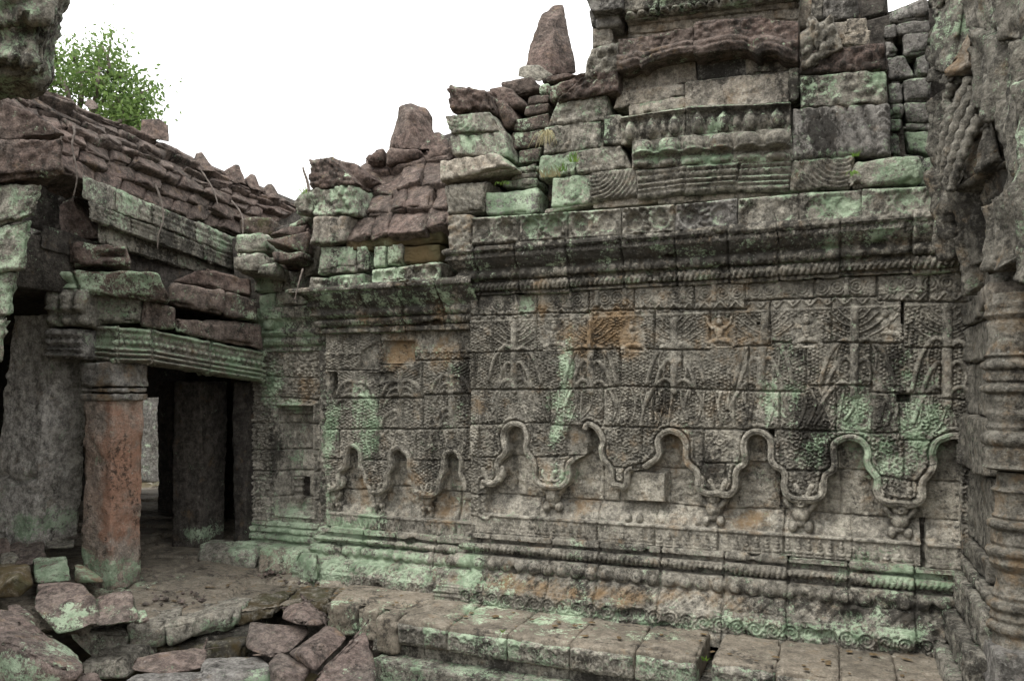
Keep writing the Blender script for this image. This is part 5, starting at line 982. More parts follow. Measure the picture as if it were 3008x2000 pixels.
# roof valley where the left roof meets the recessed bay
val = thing("roof_valley", "reddish tumbled roof stones in the valley between the two roofs", "roof stones", (-4.8, .5, 2.7))
for q, t_, mt, am in [([(848, 660), (890, 640), (908, 660), (850, 672)], 6.9, M_RED, dict(l=.3)), ([(786, 690), (840, 662), (905, 660), (900, 700)], 6.75, M_RED, {}), ([(772, 705), (850, 690), (905, 680), (898, 745), (770, 748)][:4], 6.7, M_RED, dict(l=.25)), ([(690, 690), (772, 680), (790, 735), (690, 742)], 6.95, M_SAND, dict(l=.4)), ([(800, 740), (900, 735), (895, 765), (800, 770)], 6.6, M_RED, dict(l=.2, d=.2)), ([(684, 745), (780, 742), (798, 796), (688, 798)], 6.7, M_SAND, dict(l=.25, d=.15)), ([(870, 600), (915, 570), (930, 640), (885, 650)], 7.1, M_SAND, dict(l=.35)), ([(760, 780), (806, 770), (806, 806), (750, 806)], 6.6, M_SAND, dict(l=.3)), ([(700, 640), (800, 640), (800, 690), (700, 690)], 7.4, M_RED, dict(m=.3))]:
    stone("roof_stone", px8(q, t_, .5), mt, val, dict(dict(l=.1, d=.12, lu=.2), **am), res=.035, rnd=.05, rough=.022)
stone("masonry_core", corners([P(680, 700, 7.5), P(930, 640, 7.5), P(930, 1000, 7.3), P(700, 1000, 7.3)], FWD, .5), M_DARK, val, dict(), res=.4, rnd=.02, rough=0)

# pillars, lintel
def pillar(name, base, top, wx, wy, mat, label, amb=None, cap=None, wt=1.0, **kw):
    b, t_ = np.array(base), np.array(top); hx, hy = wx / 2, wy / 2
    C = [[[None, None], [None, None]], [[None, None], [None, None]]]
    for i, sx in enumerate((-1, 1)):
        for k, sy in enumerate((-1, 1)):
            C[i][0][k] = b + [sx * hx, sy * hy, 0]; C[i][1][k] = t_ + [sx * hx * wt, sy * hy * wt, 0]
    th = thing(name, label, "pillar", tuple(b)); kw.setdefault('res', .022)
    stone("shaft", C, mat, th, amb, rnd=.025, rough=.022, **kw); return th
OB, OT = P(326, 1706, 6.2), P(336, 1165, 6.2); OB[2] -= .04
for a in [('l', 340, 1680, 80, 50, .75), ('l', 225, 1660, 40, 50, .8), ('l', 395, 1640, 20, 80, .45), ('w', 330, 1300, 34, 190, .62), ('w', 350, 1450, 50, 120, .4), ('w', 320, 1560, 50, 60, .35)]: blob(*a, t=6.05)
for a in [('l', 60, 1540, 110, 40, .75), ('l', 90, 1420, 30, 60, .3), ('l', 590, 1570, 60, 25, .6), ('l', 300, 1010, 150, 30, .4), ('l', 480, 980, 100, 30, .3), ('l', 300, 840, 80, 30, .35)]: blob(*a, t=(7.5 if a[1] > 500 else 6.2) if a[2] > 1200 else 6.3)
op = pillar("stone_pillar", OB, OT, .315, .285, M_PINK, "pinkish orange square pillar holding up the porch lintel", dict(l=.05, d=.08), relief=lambda u, v, w_, h: -.03 * sst(.45, .7, fb2(u, v, 4, 3, 3)), faces='fs')
ct = OT + [0, 0, .26]
for k, (za, zb, g) in enumerate([(-.03, .02, 1.10), (.035, .07, 1.06), (.08, .27, 1.12)]):
    hx, hy = .162 * g, .148 * g; stone("capital", box8(OT[0] - hx, OT[0] + hx, OT[1] - hy, OT[1] + hy, OT[2] + za, OT[2] + zb, .004, k), M_GREY, op, dict(l=.12, d=.06, w=.12, tone=1.15), relief=r_foliage(.008, .03, k), faces='fs', res=.02, rnd=.015, rough=.014)
B2, T2_ = P(95, 1600, 6.45), P(165, 930, 6.35)
pillar("stone_pillar", B2, T2_, .52, .42, M_GREY, "thick grey leaning pillar at the left edge with a dark notch across it", dict(l=.06, d=.02, lu=.1, tone=1.85), wt=.92, relief=lambda u, v, w_, h: -.05 * np.exp(-((v - h * .30 - .03 * np.sin(u * 18)) / .018) ** 2), faces='f')
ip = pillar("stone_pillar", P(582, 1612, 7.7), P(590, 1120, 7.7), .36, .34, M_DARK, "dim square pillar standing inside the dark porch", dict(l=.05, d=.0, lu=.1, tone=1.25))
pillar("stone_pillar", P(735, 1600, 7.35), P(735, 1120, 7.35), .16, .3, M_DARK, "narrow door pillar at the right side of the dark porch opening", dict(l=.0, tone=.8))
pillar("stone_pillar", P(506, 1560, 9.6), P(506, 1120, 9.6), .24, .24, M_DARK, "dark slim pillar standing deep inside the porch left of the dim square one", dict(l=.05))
# carved brackets on the leaning pillar
brk = thing("carved_bracket", "carved bracket block with three small praying figures on the leaning grey pillar", "bracket", tuple(P(190, 1060, 6.1)))
stone("figure_block", px8([(136, 850), (258, 850), (258, 958), (132, 958)], 5.95, .4), M_SAND, brk, dict(l=.2, d=.1), relief=r_lumps(3, 4, .05), res=.018, rnd=.04, rough=.016)
stone("upper_block", px8([(140, 800), (212, 800), (230, 850), (134, 850)], 5.98, .4), M_SAND, brk, dict(l=.5), relief=r_mould(MO, 3), res=.025, rnd=.04, rough=.02)
stone("moulded_block", px8([(140, 968), (250, 968), (252, 1054), (132, 1050)], 6.0, .4), M_GREY, brk, dict(l=.08, d=.2), relief=r_mould(MO, 7, (.7, .12, .02)), res=.022, rnd=.04, rough=.018)
c = P(172, 742, 6.1)
fgw = thing("seated_figure", "small worn seated figure in the dark gap above the bracket", "statue", (c[0], c[1] + .15, c[2] - .16))
relief_part("body", [('e', 0, .09, .05, .06, .09), ('e', 0, -.02, .07, .09, .09), ('c', -.03, -.11, .09, -.12, .035, 1.5), ('c', .03, -.11, -.09, -.12, .035, 1.5), ('c', -.07, .02, -.09, -.08, .025, 1.5), ('c', .07, .02, .09, -.08, .025, 1.5)], c[0], c[2], c[1] + .08, .14, .17, M_SAND, fgw, amb=dict(l=.3), step=.006)
stone("back_slab", box8(c[0] - .12, c[0] + .12, c[1] + .07, c[1] + .2, c[2] - .16, c[2] + .12), M_SAND, fgw, dict(l=.25), res=.03, rnd=.03, rough=.015)
# lintel over the porch
lin = thing("porch_lintel", "heavy moulded lintel beam with lichen on top spanning the dark porch", "lintel", tuple(P(500, 1110, 6.3)))
LM = [(.93, .07, .04), (.78, .10, .016), (.36, .05, .04), (.22, .05, .045), (.06, .06, .045)]
def lb(q, k, bead=True):
    stone("moulded_beam", px8(q, 0, .42, back=(-.8, .6, 0)), M_SAND, lin, dict(l=.28, d=.12, lu=.25, w=.06), relief=r_mould(LM, k, (.56, .08, .04) if bead else None), faces='fs', res=.008, rnd=.02, rough=.012)
lb([(244, 955, 6.25), (345, 958, 5.98), (345, 1064, 5.98), (250, 1056, 6.25)], 1, False); lb([(346, 960, 5.98), (448, 968, 6.2), (446, 1066, 6.2), (346, 1064, 5.98)], 2); lb([(450, 968, 6.2), (618, 1003, 6.6), (614, 1095, 6.6), (448, 1068, 6.2)], 3); lb([(620, 1003, 6.6), (772, 1032, 7.0), (768, 1120, 7.0), (616, 1096, 6.6)], 4)
# tumbled blocks on the lintel
GT = "loose blocks piled on the porch lintel"
def tblock(q, t, thick, lab, mat=M_RED, amb=None, back=(-.75, .66, 0), rl=None, **kw):
    a = dict(l=.14, d=.08, lu=.05); a.update(amb or {}); kw.setdefault('rnd', .05); kw.setdefault('rough', .022); kw.setdefault('res', .024)
    return stone("stone_block", px8(q, t, thick, back), mat, None, a, label=lab, cat="stone block", group=GT, relief=rl, **kw)
tblock([(268, 857, 6.1), (424, 855, 6.15), (414, 948, 6.15), (260, 946, 6.1)], 0, .4, "carved lichen green block standing directly on the left end of the lintel", M_SAND, dict(l=.4, d=.12), rl=r_foliage(.012, .05, 3))
tblock([(424, 878, 6.1), (516, 904, 6.3), (514, 968, 6.3), (410, 954, 6.1)], 0, .4, "small upright block with a green left face on the lintel", M_RED, dict(l=.26))
tblock([(207, 792, 5.95), (470, 800, 6.0), (504, 886, 6.1), (240, 862, 5.95)], 0, .45, "big slab with lichen, topmost on the left of the lintel", M_RED, dict(l=.4, d=.05))
tblock([(206, 708, 5.95), (372, 722, 6.0), (382, 778, 6.0), (205, 780, 5.95)], 0, .4, "cracked open-mouthed stone above the big lichened slab", M_RED, dict(l=.3), rl=lambda u, v, w_, h: -.06 * np.exp(-((v - h * .45 - .1 * (u - w_ * .5)) / .02) ** 2) * sst(.3, .6, u / w_))
tblock([(508, 826, 6.75), (600, 786, 6.8), (735, 822, 7.0), (740, 868, 6.95)], 0, .5, "sloping roof-like stone, highest on the right of the pile", M_RED, dict(l=.1))
tblock([(502, 830, 6.35), (662, 854, 6.6), (660, 924, 6.6), (500, 890, 6.35)], 0, .5, "block with a pale broken underside in the middle of the pile", M_RED, dict(l=.1, d=.05))
tblock([(662, 856, 6.6), (756, 880, 6.85), (762, 944, 6.85), (660, 926, 6.6)], 0, .45, "right hand block of the pile tucked against the wall", M_RED, dict(l=.16))
tblock([(518, 938, 6.35), (630, 930, 6.5), (772, 955, 6.9), (774, 1024, 6.9)][:1] + [(768, 952, 6.9), (774, 1026, 6.9), (516, 975, 6.35)], 0, .45, "long bottom slab with a pale broken end lying on the lintel", M_RED, dict(l=.1))
for q, t_, lab, mt, am in [([(165, 500), (242, 500), (246, 582), (160, 590)], 6.4, "grey lichened block wedged under the left roof", M_GREY, dict(l=.25)), ([(92, 592), (196, 590), (190, 688), (86, 692)], 6.6, "dim grey block beneath the wedged one at the left gap", M_GREY, dict(l=.12)), ([(172, 600), (216, 576), (298, 700), (176, 706)], 6.2, "triangular reddish stone beside the moulded course", M_RED, dict(l=.16))]:
    tblock(q, t_, .45, lab, mt, am, back=FWD)
# masonry of the gallery inside (unlit)
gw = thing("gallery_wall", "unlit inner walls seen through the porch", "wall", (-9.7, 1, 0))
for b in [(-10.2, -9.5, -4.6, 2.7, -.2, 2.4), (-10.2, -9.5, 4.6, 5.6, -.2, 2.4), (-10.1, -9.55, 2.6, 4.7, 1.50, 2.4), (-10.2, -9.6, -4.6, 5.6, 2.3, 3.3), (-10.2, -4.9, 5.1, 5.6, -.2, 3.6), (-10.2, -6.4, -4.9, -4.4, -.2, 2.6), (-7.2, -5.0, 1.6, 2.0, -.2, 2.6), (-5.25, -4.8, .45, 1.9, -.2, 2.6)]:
    stone("wall_face", box8(*b), M_DARK, gw, dict(tone=.35), res=.4, rnd=.02, rough=0)  # tone cut further: the porch darkness is painted into these walls
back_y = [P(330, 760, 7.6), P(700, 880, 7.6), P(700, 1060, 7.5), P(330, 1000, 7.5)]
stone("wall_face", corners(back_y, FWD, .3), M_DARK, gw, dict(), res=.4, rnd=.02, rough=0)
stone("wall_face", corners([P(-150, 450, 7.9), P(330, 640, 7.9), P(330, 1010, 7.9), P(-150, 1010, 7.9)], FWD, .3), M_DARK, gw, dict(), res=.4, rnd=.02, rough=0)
dw = thing("distant_wall", "bright carved wall of the next court seen through the porch gap", "wall", tuple(P(455, 1420, 19)))
stone("wall_face", px8([(330, 1000), (620, 1000), (620, 1415), (330, 1415)], 19, .5), M_GREY, dw, dict(l=.2, d=.1, tone=.75), relief=r_foliage(.02, .09, 4), res=.06, rnd=.03, rough=.02)
for k, q in enumerate([[(432, 1418, 18.5), (470, 1412, 18.5), (485, 1450, 18.4), (430, 1455, 18.4)], [(440, 1455, 17), (490, 1450, 17), (500, 1500, 16.9), (430, 1500, 16.9)]]):
    chunk("fallen_stone", q, M_SAND, ["pale tumbled stone below the far bright wall in the porch gap", "mossy tumbled stone nearest the far end of the porch gap"][k], thick=.4, amb=dict(l=.3, m=.35), res=.08)

# near wall at the left edge, overhanging stone at the top left corner
nw = thing("ruined_wall", "near leaning masonry at the left edge with lichen and an overhanging block", "wall", tuple(P(30, 1050, 4.9)))
for q, t_, mt, am, nm in [([(-120, 240), (80, 325), (196, 395), (150, 440)][:3] + [(-120, 430)], 4.95, M_RED, dict(l=.08, d=.12), "top_block"), ([(-120, 425), (186, 402), (180, 508), (-120, 535)], 4.85, M_RED, dict(l=.16, d=.1), "overhanging_block"), ([(-120, 530), (116, 545), (96, 630), (-120, 700)], 4.9, M_SAND, dict(l=.42, d=.1), "block"), ([(-120, 690), (94, 640), (66, 790), (-120, 800)], 4.92, M_SAND, dict(l=.5, d=.05), "block"), ([(-120, 790), (64, 790), (30, 930), (-120, 930)], 4.95, M_SAND, dict(l=.5, d=.05), "block"), ([(-120, 925), (28, 930), (-5, 1060), (-120, 1060)], 4.95, M_SAND, dict(l=.45), "block")]:
    stone(nm, px8(q, t_, .35, back=(-.9, .4, 0)), mt, nw, am, relief=r_foliage(.012, .05, 4), faces='fs', res=.022, rnd=.045, rough=.028)
ov = thing("overhanging_stone", "lumpy lichened carved stone jutting in at the top left corner", "stone block", tuple(P(20, 205, 3.4)))
def lump(u, v, w_, h): return .05 * fb2(u, v, 7, 3, 9) + .05 * np.sqrt(np.clip(1 - ((u - .72 * w_) / .17) ** 2 - ((v - .2 * h) / .13) ** 2, 0, 1)) + .045 * np.sqrt(np.clip(1 - ((u - .6 * w_) / .12) ** 2 - ((v - .55 * h) / .12) ** 2, 0, 1))
stone("block", px8([(-160, -120), (192, -110), (118, 206), (-160, 215)], 3.4, .5, back=(-.8, .6, .1)), M_SAND, ov, dict(l=.36, d=.3), relief=lump, res=.014, rnd=.09, rough=.05, rf=5)
stone("block", px8([(-160, -150), (186, -150), (150, 70), (-160, 90)], 3.36, .5, back=(-.8, .6, .1)), M_SAND, ov, dict(l=.32, d=.3), relief=lump, res=.016, rnd=.06, rough=.05, rf=5)

oc = P(-420, 600, 3.5); stone("supporting_wall", box8(oc[0] - .22, oc[0] + .18, oc[1] - .2, oc[1] + .2, -.7, 3.4, .02, 3), M_SAND, ov, dict(l=.25, d=.2), res=.06, rnd=.04, rough=.03)
stone("corbel", px8([(-500, 60), (-120, 20), (-120, 180), (-500, 200)], 3.42, .5, back=(-.8, .6, .1)), M_SAND, ov, dict(l=.3, d=.3), res=.05, rnd=.05, rough=.04)
stone("lower_wall", px8([(-200, 400), (-100, 400), (-25, 1060), (-200, 1060)], 5.0, .35, back=(-.9, .4, 0)), M_SAND, nw, dict(l=.35, d=.1), res=.05, rnd=.04, rough=.03)
stone("lower_wall", px8([(-220, 1050), (-20, 1050), (-70, 2120), (-240, 2120)], 5.0, .35, back=(-.9, .4, 0)), M_SAND, nw, dict(l=.35, d=.1), res=.05, rnd=.04, rough=.03)

# ================================================================== ERODED DOORWAY ON THE RIGHT (wing at x = .72)
dor = thing("doorway_frame", "tall worn door jamb of stacked blocks with a carved ribbon edge, far right", "doorway", (.9, -.4, 0))
ys = [1371, 1218, 1069, 900]
jz = lambda py: WX(2840, py, .74)[2]
lv = [jz(v) for v in (1640, 1580, 1371, 1218, 1069, 960, 890, 640)]
rib = lambda u, v, w_, h: .018 * np.sqrt(np.clip(1 - ((u - .045) / .04) ** 2, 0, 1)) * (.5 + .5 * np.abs(np.sin(v / .035 * 3.14))) + .012 * np.exp(-((u - .11) / .012) ** 2)
for k, (za, zb) in enumerate(zip(lv[:-1], lv[1:])):
    o = [.03, .0, .045, .0, .02, .035, .0][k]; x = .765 - o
    # front (towards the court): plane x, runs towards the camera
    C = corners([(x, .04, zb - .004), (x, -.70, zb - .004), (x, -.70, za + .004), (x, .04, za + .004)], (1, 0, 0), .6)
    stone("jamb_block", C, M_SAND, dor, dict(l=.06, d=.16, tone=.74), relief=rib, faces='fs', res=.014, rnd=.02, rough=.016)
for k, (za, zb, x, yb) in enumerate([(-.1, .10, .55, -.8), (.10, .28, .62, -.78), (.28, .50, .68, -.75), (.5, lv[0], .72, -.72)]):
    stone("base_block", box8(x, 1.4, -1.05 + .05 * k, -.02, za, zb - .004, .01, k), M_SAND, dor, dict(l=.16, d=.2), relief=r_foliage(.010, .04, k), faces='fs', res=.025, rnd=.03, rough=.02)
stone("wall_core", box8(1.02, 2.4, -2.6, .3, -.3, 5.2), M_DARK, dor, dict(), res=.4, rnd=.02, rough=0)
# colonnette
pxz = lambda py: P(2940, py, 3.9)[2]
rings = []
def ring(py, r): rings.append((r, pxz(py)))
prof = [(870, .118), (890, .122), (900, .132), (915, .128), (930, .134), (945, .118), (955, .125), (1000, .118), (1040, .126), (1046, .134), (1054, .122), (1066, .136), (1084, .134), (1090, .124), (1098, .132), (1118, .13), (1124, .12), (1136, .14), (1150, .138), (1158, .122), (1172, .128), (1200, .120), (1212, .130), (1238, .120), (1250, .130), (1262, .122), (1275, .142), (1300, .138), (1308, .126), (1316, .134), (1358, .132), (1368, .142), (1374, .12), (1380, .105), (1420, .112), (1432, .13), (1440, .118), (1470, .112), (1500, .118), (1506, .128), (1514, .12), (1520, .138), (1540, .134), (1546, .124), (1582, .128), (1590, .122), (1600, .138), (1618, .134), (1626, .128), (1640, .134), (1655, .122), (1664, .112), (1700, .110), (1724, .118), (1732, .126), (1744, .12), (1750, .138), (1772, .134), (1780, .124), (1796, .13), (1808, .12), (1818, .134), (1836, .13), (1846, .12), (1880, .128)]
cn = thing("colonnette", "round ringed stone colonnette with bead bands beside the doorway", "column", (.80, -1.02, pxz(1880)))
beads = [1075, 1143, 1288, 1530, 1609, 1761, 1827]
def cmod(th, z):
    out = 0 * th
    for py in beads:
        zc_ = pxz(py); k = np.mod(th, .42) - .21; out = out + .012 * np.sqrt(np.clip(1 - (k / .17) ** 2 - ((z - zc_) / .02) ** 2, 0, 1))
    for py in (1107, 1337, 1564): out = out + .006 * np.cos(th * 22) * np.exp(-((z - pxz(py)) / .02) ** 2)
    pn = np.stack([np.cos(th).ravel() * .13, np.sin(th).ravel() * .13, z.ravel()], 1); out = out + (.003 * fbm(pn, 9, 3, 5) + .002 * fbm(pn, 40, 2, 6)).reshape(th.shape)
    out = out - .012 * np.clip(fbm(pn, 6, 2, 15).reshape(th.shape) - .15, 0, 1); return out
up_ = [(r, pxz(py)) for py, r in reversed(prof) if py <= 1374]; lo_ = [(r, pxz(py)) for py, r in reversed(prof) if py >= 1380]
sc_ = lambda L: [(.126 + (r - .126) * 1.3, z) for r, z in L]; up_ = sc_(up_); lo_ = sc_(lo_)
V, Fq = lathe(.815, -1.02, [(0, up_[0][1])] + up_ + [(0, up_[-1][1])], 72, .35, cmod, .005); mesh("upper_shaft", V, Fq, M_SAND, cn, dict(l=.0, d=.08, w=.14, tone=.72))
V, Fq = lathe(.835, -1.02, [(0, lo_[0][1])] + lo_ + [(0, lo_[-1][1])], 72, .35, cmod, .005); mesh("lower_shaft", V, Fq, M_SAND, cn, dict(l=.0, d=.06, w=.26, tone=.74))
stone("base_block", box8(.70, 1.0, -1.22, -.86, pxz(2060), pxz(1878), .008, 4), M_GREY, cn, dict(l=.1, d=.1, tone=.9), relief=lambda u, v, w_, h: .015 * np.exp(-((np.hypot(u - w_ * .5, v - h * .2) - .09) / .012) ** 2), faces='fs', res=.012, rnd=.02, rough=.01)
stone("top_block", box8(.70, 1.05, -1.0, -.66, pxz(904), pxz(832), .008, 5), M_PALE, cn, dict(l=.08, d=.05, tone=.8), res=.025, rnd=.02, rough=.01)
# eroded pediment overhead
epd = thing("eroded_pediment", "deeply eroded overhanging pediment mass with hanging snake strands, top right corner", "pediment", (.9, -.9, 2.3))
def streak(a=.05, sc=9, seed=1):
    def f(u, v, w_, h): return a * fb2(u * 1.0, v * .18, sc, 4, seed) + a * .55 * fb2(u * 1.0, v * .16, sc * 2.6, 3, seed + 3) - .05 * sst(.25, .5, fb2(u, v * .25, 7, 3, seed + 6))
    return f
def ep(nm, q, thick, mat=None, am=None, seed=1, rl='s', back=(1, .1, 0), **kw):
    kw.setdefault('rnd', .05); kw.setdefault('rough', .03); kw.setdefault('res', .012); kw.setdefault('rf', 3.5)
    stone(nm, px8(q, 0, thick, back), mat or M_SAND, epd, dict(dict(l=.08, d=.2, tone=.68), **(am or {})), relief=streak(seed=seed) if rl == 's' else rl, faces='fs', **kw)
ep("slab", [(2716, -60, 4.6), (2838, -60, 4.35), (2800, 215, 4.35), (2722, 225, 4.6)], .6, am=dict(l=.36), seed=2)
stone("back_masonry", px8([(2800, -80, 4.75), (2930, -80, 4.65), (2930, 760, 4.65), (2815, 760, 4.75)], 0, .2, (1, .1, 0)), M_SAND, epd, dict(d=.2, tone=.55), res=.04, rnd=.03, rough=.03)
ep("rounded_boss", [(2722, 195, 4.55), (2790, 190, 4.4), (2775, 250, 4.4), (2728, 245, 4.55)], .3, am=dict(l=.2, tone=.7), rnd=.06)
ep("upper_mass", [(2825, -60, 4.1), (3100, -80, 3.2), (3100, 160, 3.2), (2835, 90, 4.1)], .7, seed=3, am=dict(l=.2)); ep("upper_mass", [(2830, 85, 4.05), (3100, 130, 3.2), (3100, 400, 3.2), (2850, 330, 4.05)], .7, seed=4, am=dict(l=.2))
ep("upper_mass", [(2905, 320, 3.75), (3100, 200, 3.1), (3100, 560, 3.1), (2930, 470, 3.75)], .6, seed=5, am=dict(l=.18)); ep("broken_bracket", [(2795, 180, 4.25), (2850, 70, 4.15), (2845, 190, 4.15), (2765, 225, 4.25)], .4, M_PALE, dict(l=0, w=.4, d=.05), seed=6)
ep("eroded_strip", [(2728, 300, 4.65), (2790, 250, 4.5), (2800, 560, 4.5), (2738, 500, 4.65)], .5, seed=7, am=dict(l=.16)); ep("eroded_strip", [(2738, 500, 4.65), (2800, 540, 4.5), (2810, 760, 4.5), (2760, 770, 4.65)], .5, seed=8, am=dict(w=.15))
ep("bracket_block", [(2800, 420, 4.15), (2905, 340, 3.85), (2940, 470, 3.85), (2785, 570, 4.15)], .5, seed=9, am=dict(l=.0, w=.14, tone=.55)); ep("eroded_mass", [(2790, 560, 4.3), (2990, 440, 3.7), (3010, 700, 3.7), (2855, 800, 4.3)], .7, seed=10, am=dict(l=.02, w=.14, tone=.58)); ep("eroded_mass", [(2890, 600, 3.9), (3100, 420, 3.2), (3100, 720, 3.2), (2900, 800, 3.9)], .7, seed=11, am=dict(l=.1, w=.08)); ep("eroded_edge", [(2975, 250, 3.35), (3100, 200, 3.1), (3100, 860, 3.1), (2995, 830, 3.35)], .4, seed=12, am=dict(l=.28))
ep("eroded_fringe", [(2795, 700, 4.45), (2860, 640, 4.3), (2890, 830, 4.3), (2810, 880, 4.45)], .35, seed=13, am=dict(w=.1))
def tube(pts, r0, r1, n=10, seed=0, amp=.15):
    pts = smooth_line(pts, 8); d = np.gradient(pts, axis=0); d /= np.linalg.norm(d, axis=1, keepdims=True); ref = np.array([.3, .9, .2]); a = np.cross(d, ref); a /= np.linalg.norm(a, axis=1, keepdims=True); b = np.cross(d, a)
    th = np.linspace(0, 2 * np.pi, n + 1); r = np.linspace(r0, r1, len(pts))[:, None]; k = 1 + amp * np.sin(np.arange(len(pts)) * 1.9 + seed)[:, None] * np.ones(n + 1)
    V = pts[:, None] + (a[:, None] * np.cos(th)[None, :, None] + b[:, None] * np.sin(th)[None, :, None]) * (r * k)[..., None]; return V.reshape(-1, 3), gridF(len(pts), n + 1)
for k, pp in enumerate([[(2850, 230, 4.2), (2800, 330, 4.25), (2770, 420, 4.3), (2762, 500, 4.35)], [(2862, 260, 4.1), (2815, 350, 4.15), (2785, 440, 4.2), (2770, 520, 4.25)], [(2872, 300, 4.02), (2830, 380, 4.06), (2800, 460, 4.1), (2778, 545, 4.15)], [(2880, 340, 3.95), (2845, 410, 4.0), (2815, 490, 4.05), (2790, 565, 4.1)], [(2800, 245, 4.3), (2780, 300, 4.35), (2790, 330, 4.3), (2770, 380, 4.35)]]):
    V, Fq = tube([P(*p) for p in pp], .030, .022, 10, k, .2); mesh("snake_strand", V, Fq, M_SAND, epd, dict(l=.08, d=.15, tone=.85))

# ================================================================== PLATFORM, PAVING, GROUND
plat = thing("stone_platform", "low moulded stone platform running along the foot of the carved wall", "platform", (-1, -.6, -.6))
YF = -.76; XF = lambda px: W(px, 1800, YF)[0]
ed = [1166, 1315, 1490, 1675, 1865, 2046]; ed2 = [2092, 2280, 2465, 2640, 2900]
def scr(k): return lambda u, v, w_, h: b_scroll(.12, .014)(u, v, w_, h) * (v > .15 * h) + .01 * np.exp(-((v - .93 * h) / .015) ** 2)
for k, (a, b) in enumerate(list(zip(ed[:-1], ed[1:])) + list(zip(ed2[:-1], ed2[1:]))):
    j = R_.uniform(-.012, .012); stone("ledge_slab", box8(XF(a), XF(b), YF + j, -.14, -.185, .0 + j * .4, .002, k), M_PAVE, plat, dict(l=.0, d=.08), relief=None, res=.02, rnd=.035, rough=.010)
    stone("scroll_band", box8(XF(a) + .004, XF(b) - .004, YF - .012 + j, -.5, -.18, -.035, .003, k), M_SAND, plat, dict(l=.42 if k % 3 else .3, d=.2), relief=scr(k), res=.012, rnd=.02, rough=.010)
stone("ledge_slab", box8(XF(ed[0]) - .16, XF(ed[0]) - .004, YF + .0, -.3, -.26, -.01, .01, 3), M_PAVE, plat, dict(l=.2, d=.2), res=.03, rnd=.05, rough=.03)
for k, (xa, xb, ya, za, zb) in enumerate([(-3.1, -1.6, -.70, -.29, -.19), (-1.6, 1.2, -.69, -.29, -.19), (-3.0, -1.9, -.86, -.44, -.27), (-1.9, -.7, -.87, -.44, -.27), (-.7, 1.2, -.86, -.45, -.27), (-3.05, -1.2, -.82, -.56, -.43), (-1.2, 1.2, -.82, -.56, -.43), (-3.0, 1.2, -1.02, -.75, -.54)]):
    stone("lower_course", box8(xa, xb, ya, -.2, za, zb, .006, k), M_SAND if k < 5 else M_PAVE, plat, dict(l=.34 if 1 < k < 5 else .12, d=.26, m=.15 if k > 4 else 0, lu=.1), relief=r_foliage(.008, .03, k) if 1 < k < 5 else None, res=.02, rnd=.03, rough=.014)
stone("masonry_core", box8(-5.2, 1.4, -.45, .9, -.8, -.21), M_DARK, plat, dict(), res=.5, rnd=.01, rough=0)
# left part of the ledge, stepping back
for k, (a, b, yf) in enumerate([(955, 1052, -.58), (1052, 1110, -.62), (1110, 1150, -.70)]):
    xa, xb = W(a, 1770, yf)[0], W(b, 1780, yf)[0]; stone("ledge_slab", box8(xa, xb - .004, yf, -.05, -.24, -.005, .006, k + 9), M_PAVE, plat, dict(l=.3, d=.18), relief=r_foliage(.008, .04, k), res=.022, rnd=.04, rough=.02)
# floor of the porch as paving with joints
fe = [G(955, 1762, 0), G(800, 1784, 0), G(650, 1806, 0), G(482, 1833, 0), G(366, 1840, 0), G(200, 1860, .02)]
poly = np.array([[p[0], p[1]] for p in fe] + [[-10, -2.2], [-10, 5.2], [-4.6, 5.2], [-4.6, .2], [-2.8, .1], [-2.8, -.55]])
X, Yg = np.meshgrid(np.arange(-10, -2.75, .022), np.arange(-2.4, 5.2, .022))
dx, dz, ci = cells(X + .3 * (np.floor(Yg / .55) % 2), Yg, .85, .5, 4, .16, True)
q1 = X * .96 + Yg * .28; q2_ = -X * .28 + Yg * .96; row = np.floor(q2_ / .48); fr_ = np.abs(np.mod(q2_ / .48, 1) - .5) * .48; shift = _h(row, row * 0, row * 0, 5) * .7; colr = np.floor((q1 + shift) / .82); fc_ = np.abs(np.mod((q1 + shift) / .82, 1) - .5) * .82; djp = np.minimum(.24 - fr_, .41 - fc_) + .012 * fb2(X, Yg, 8, 2, 3); idp = _h(row, colr, row * 0, 9)
Zf = .10 * sst(-4.2, -5.6, X) + (idp - .5) * .035 - .05 * np.exp(-(djp / .020) ** 2) + .009 * fb2(X, Yg, 2.2, 3, 6) + .003 * fb2(X, Yg, 15, 2, 7)
inside = inpoly(X, Yg, poly); V = np.stack([X, Yg, Zf], -1).reshape(-1, 3); Fq = gridF(*X.shape); kp = inside.ravel(); Fq = Fq[kp[Fq].all(1)]; u, inv = np.unique(Fq.ravel(), return_inverse=True)
o = mesh("pavement", V[u], inv.reshape(-1, 4), M_PAVE, None, dict(l=.02, d=.1, m=.12), tone=(.8 + .4 * idp).ravel()[u]); tag(o, "worn sandstone paving of the porch floor", "pavement", kind='structure')
# ground sheet, fine near the court and running out to the horizon
X, Yg = np.meshgrid(np.concatenate([[-600, -120, -40, -16], np.arange(-9, 3, .05), [8, 30, 120, 600]]), np.concatenate([[-600, -100, -30, -12], np.arange(-7, 1, .05), [5, 7, 20, 100, 900]]))
Zg = -.62 + .05 * fb2(X, Yg, 1.3, 4, 3) + .02 * fb2(X, Yg, 7, 3, 4); o = mesh("ground", np.stack([X, Yg, Zg], -1).reshape(-1, 3), gridF(*X.shape), M_SOIL); tag(o, "wet mossy earth of the court", "ground", kind='structure')
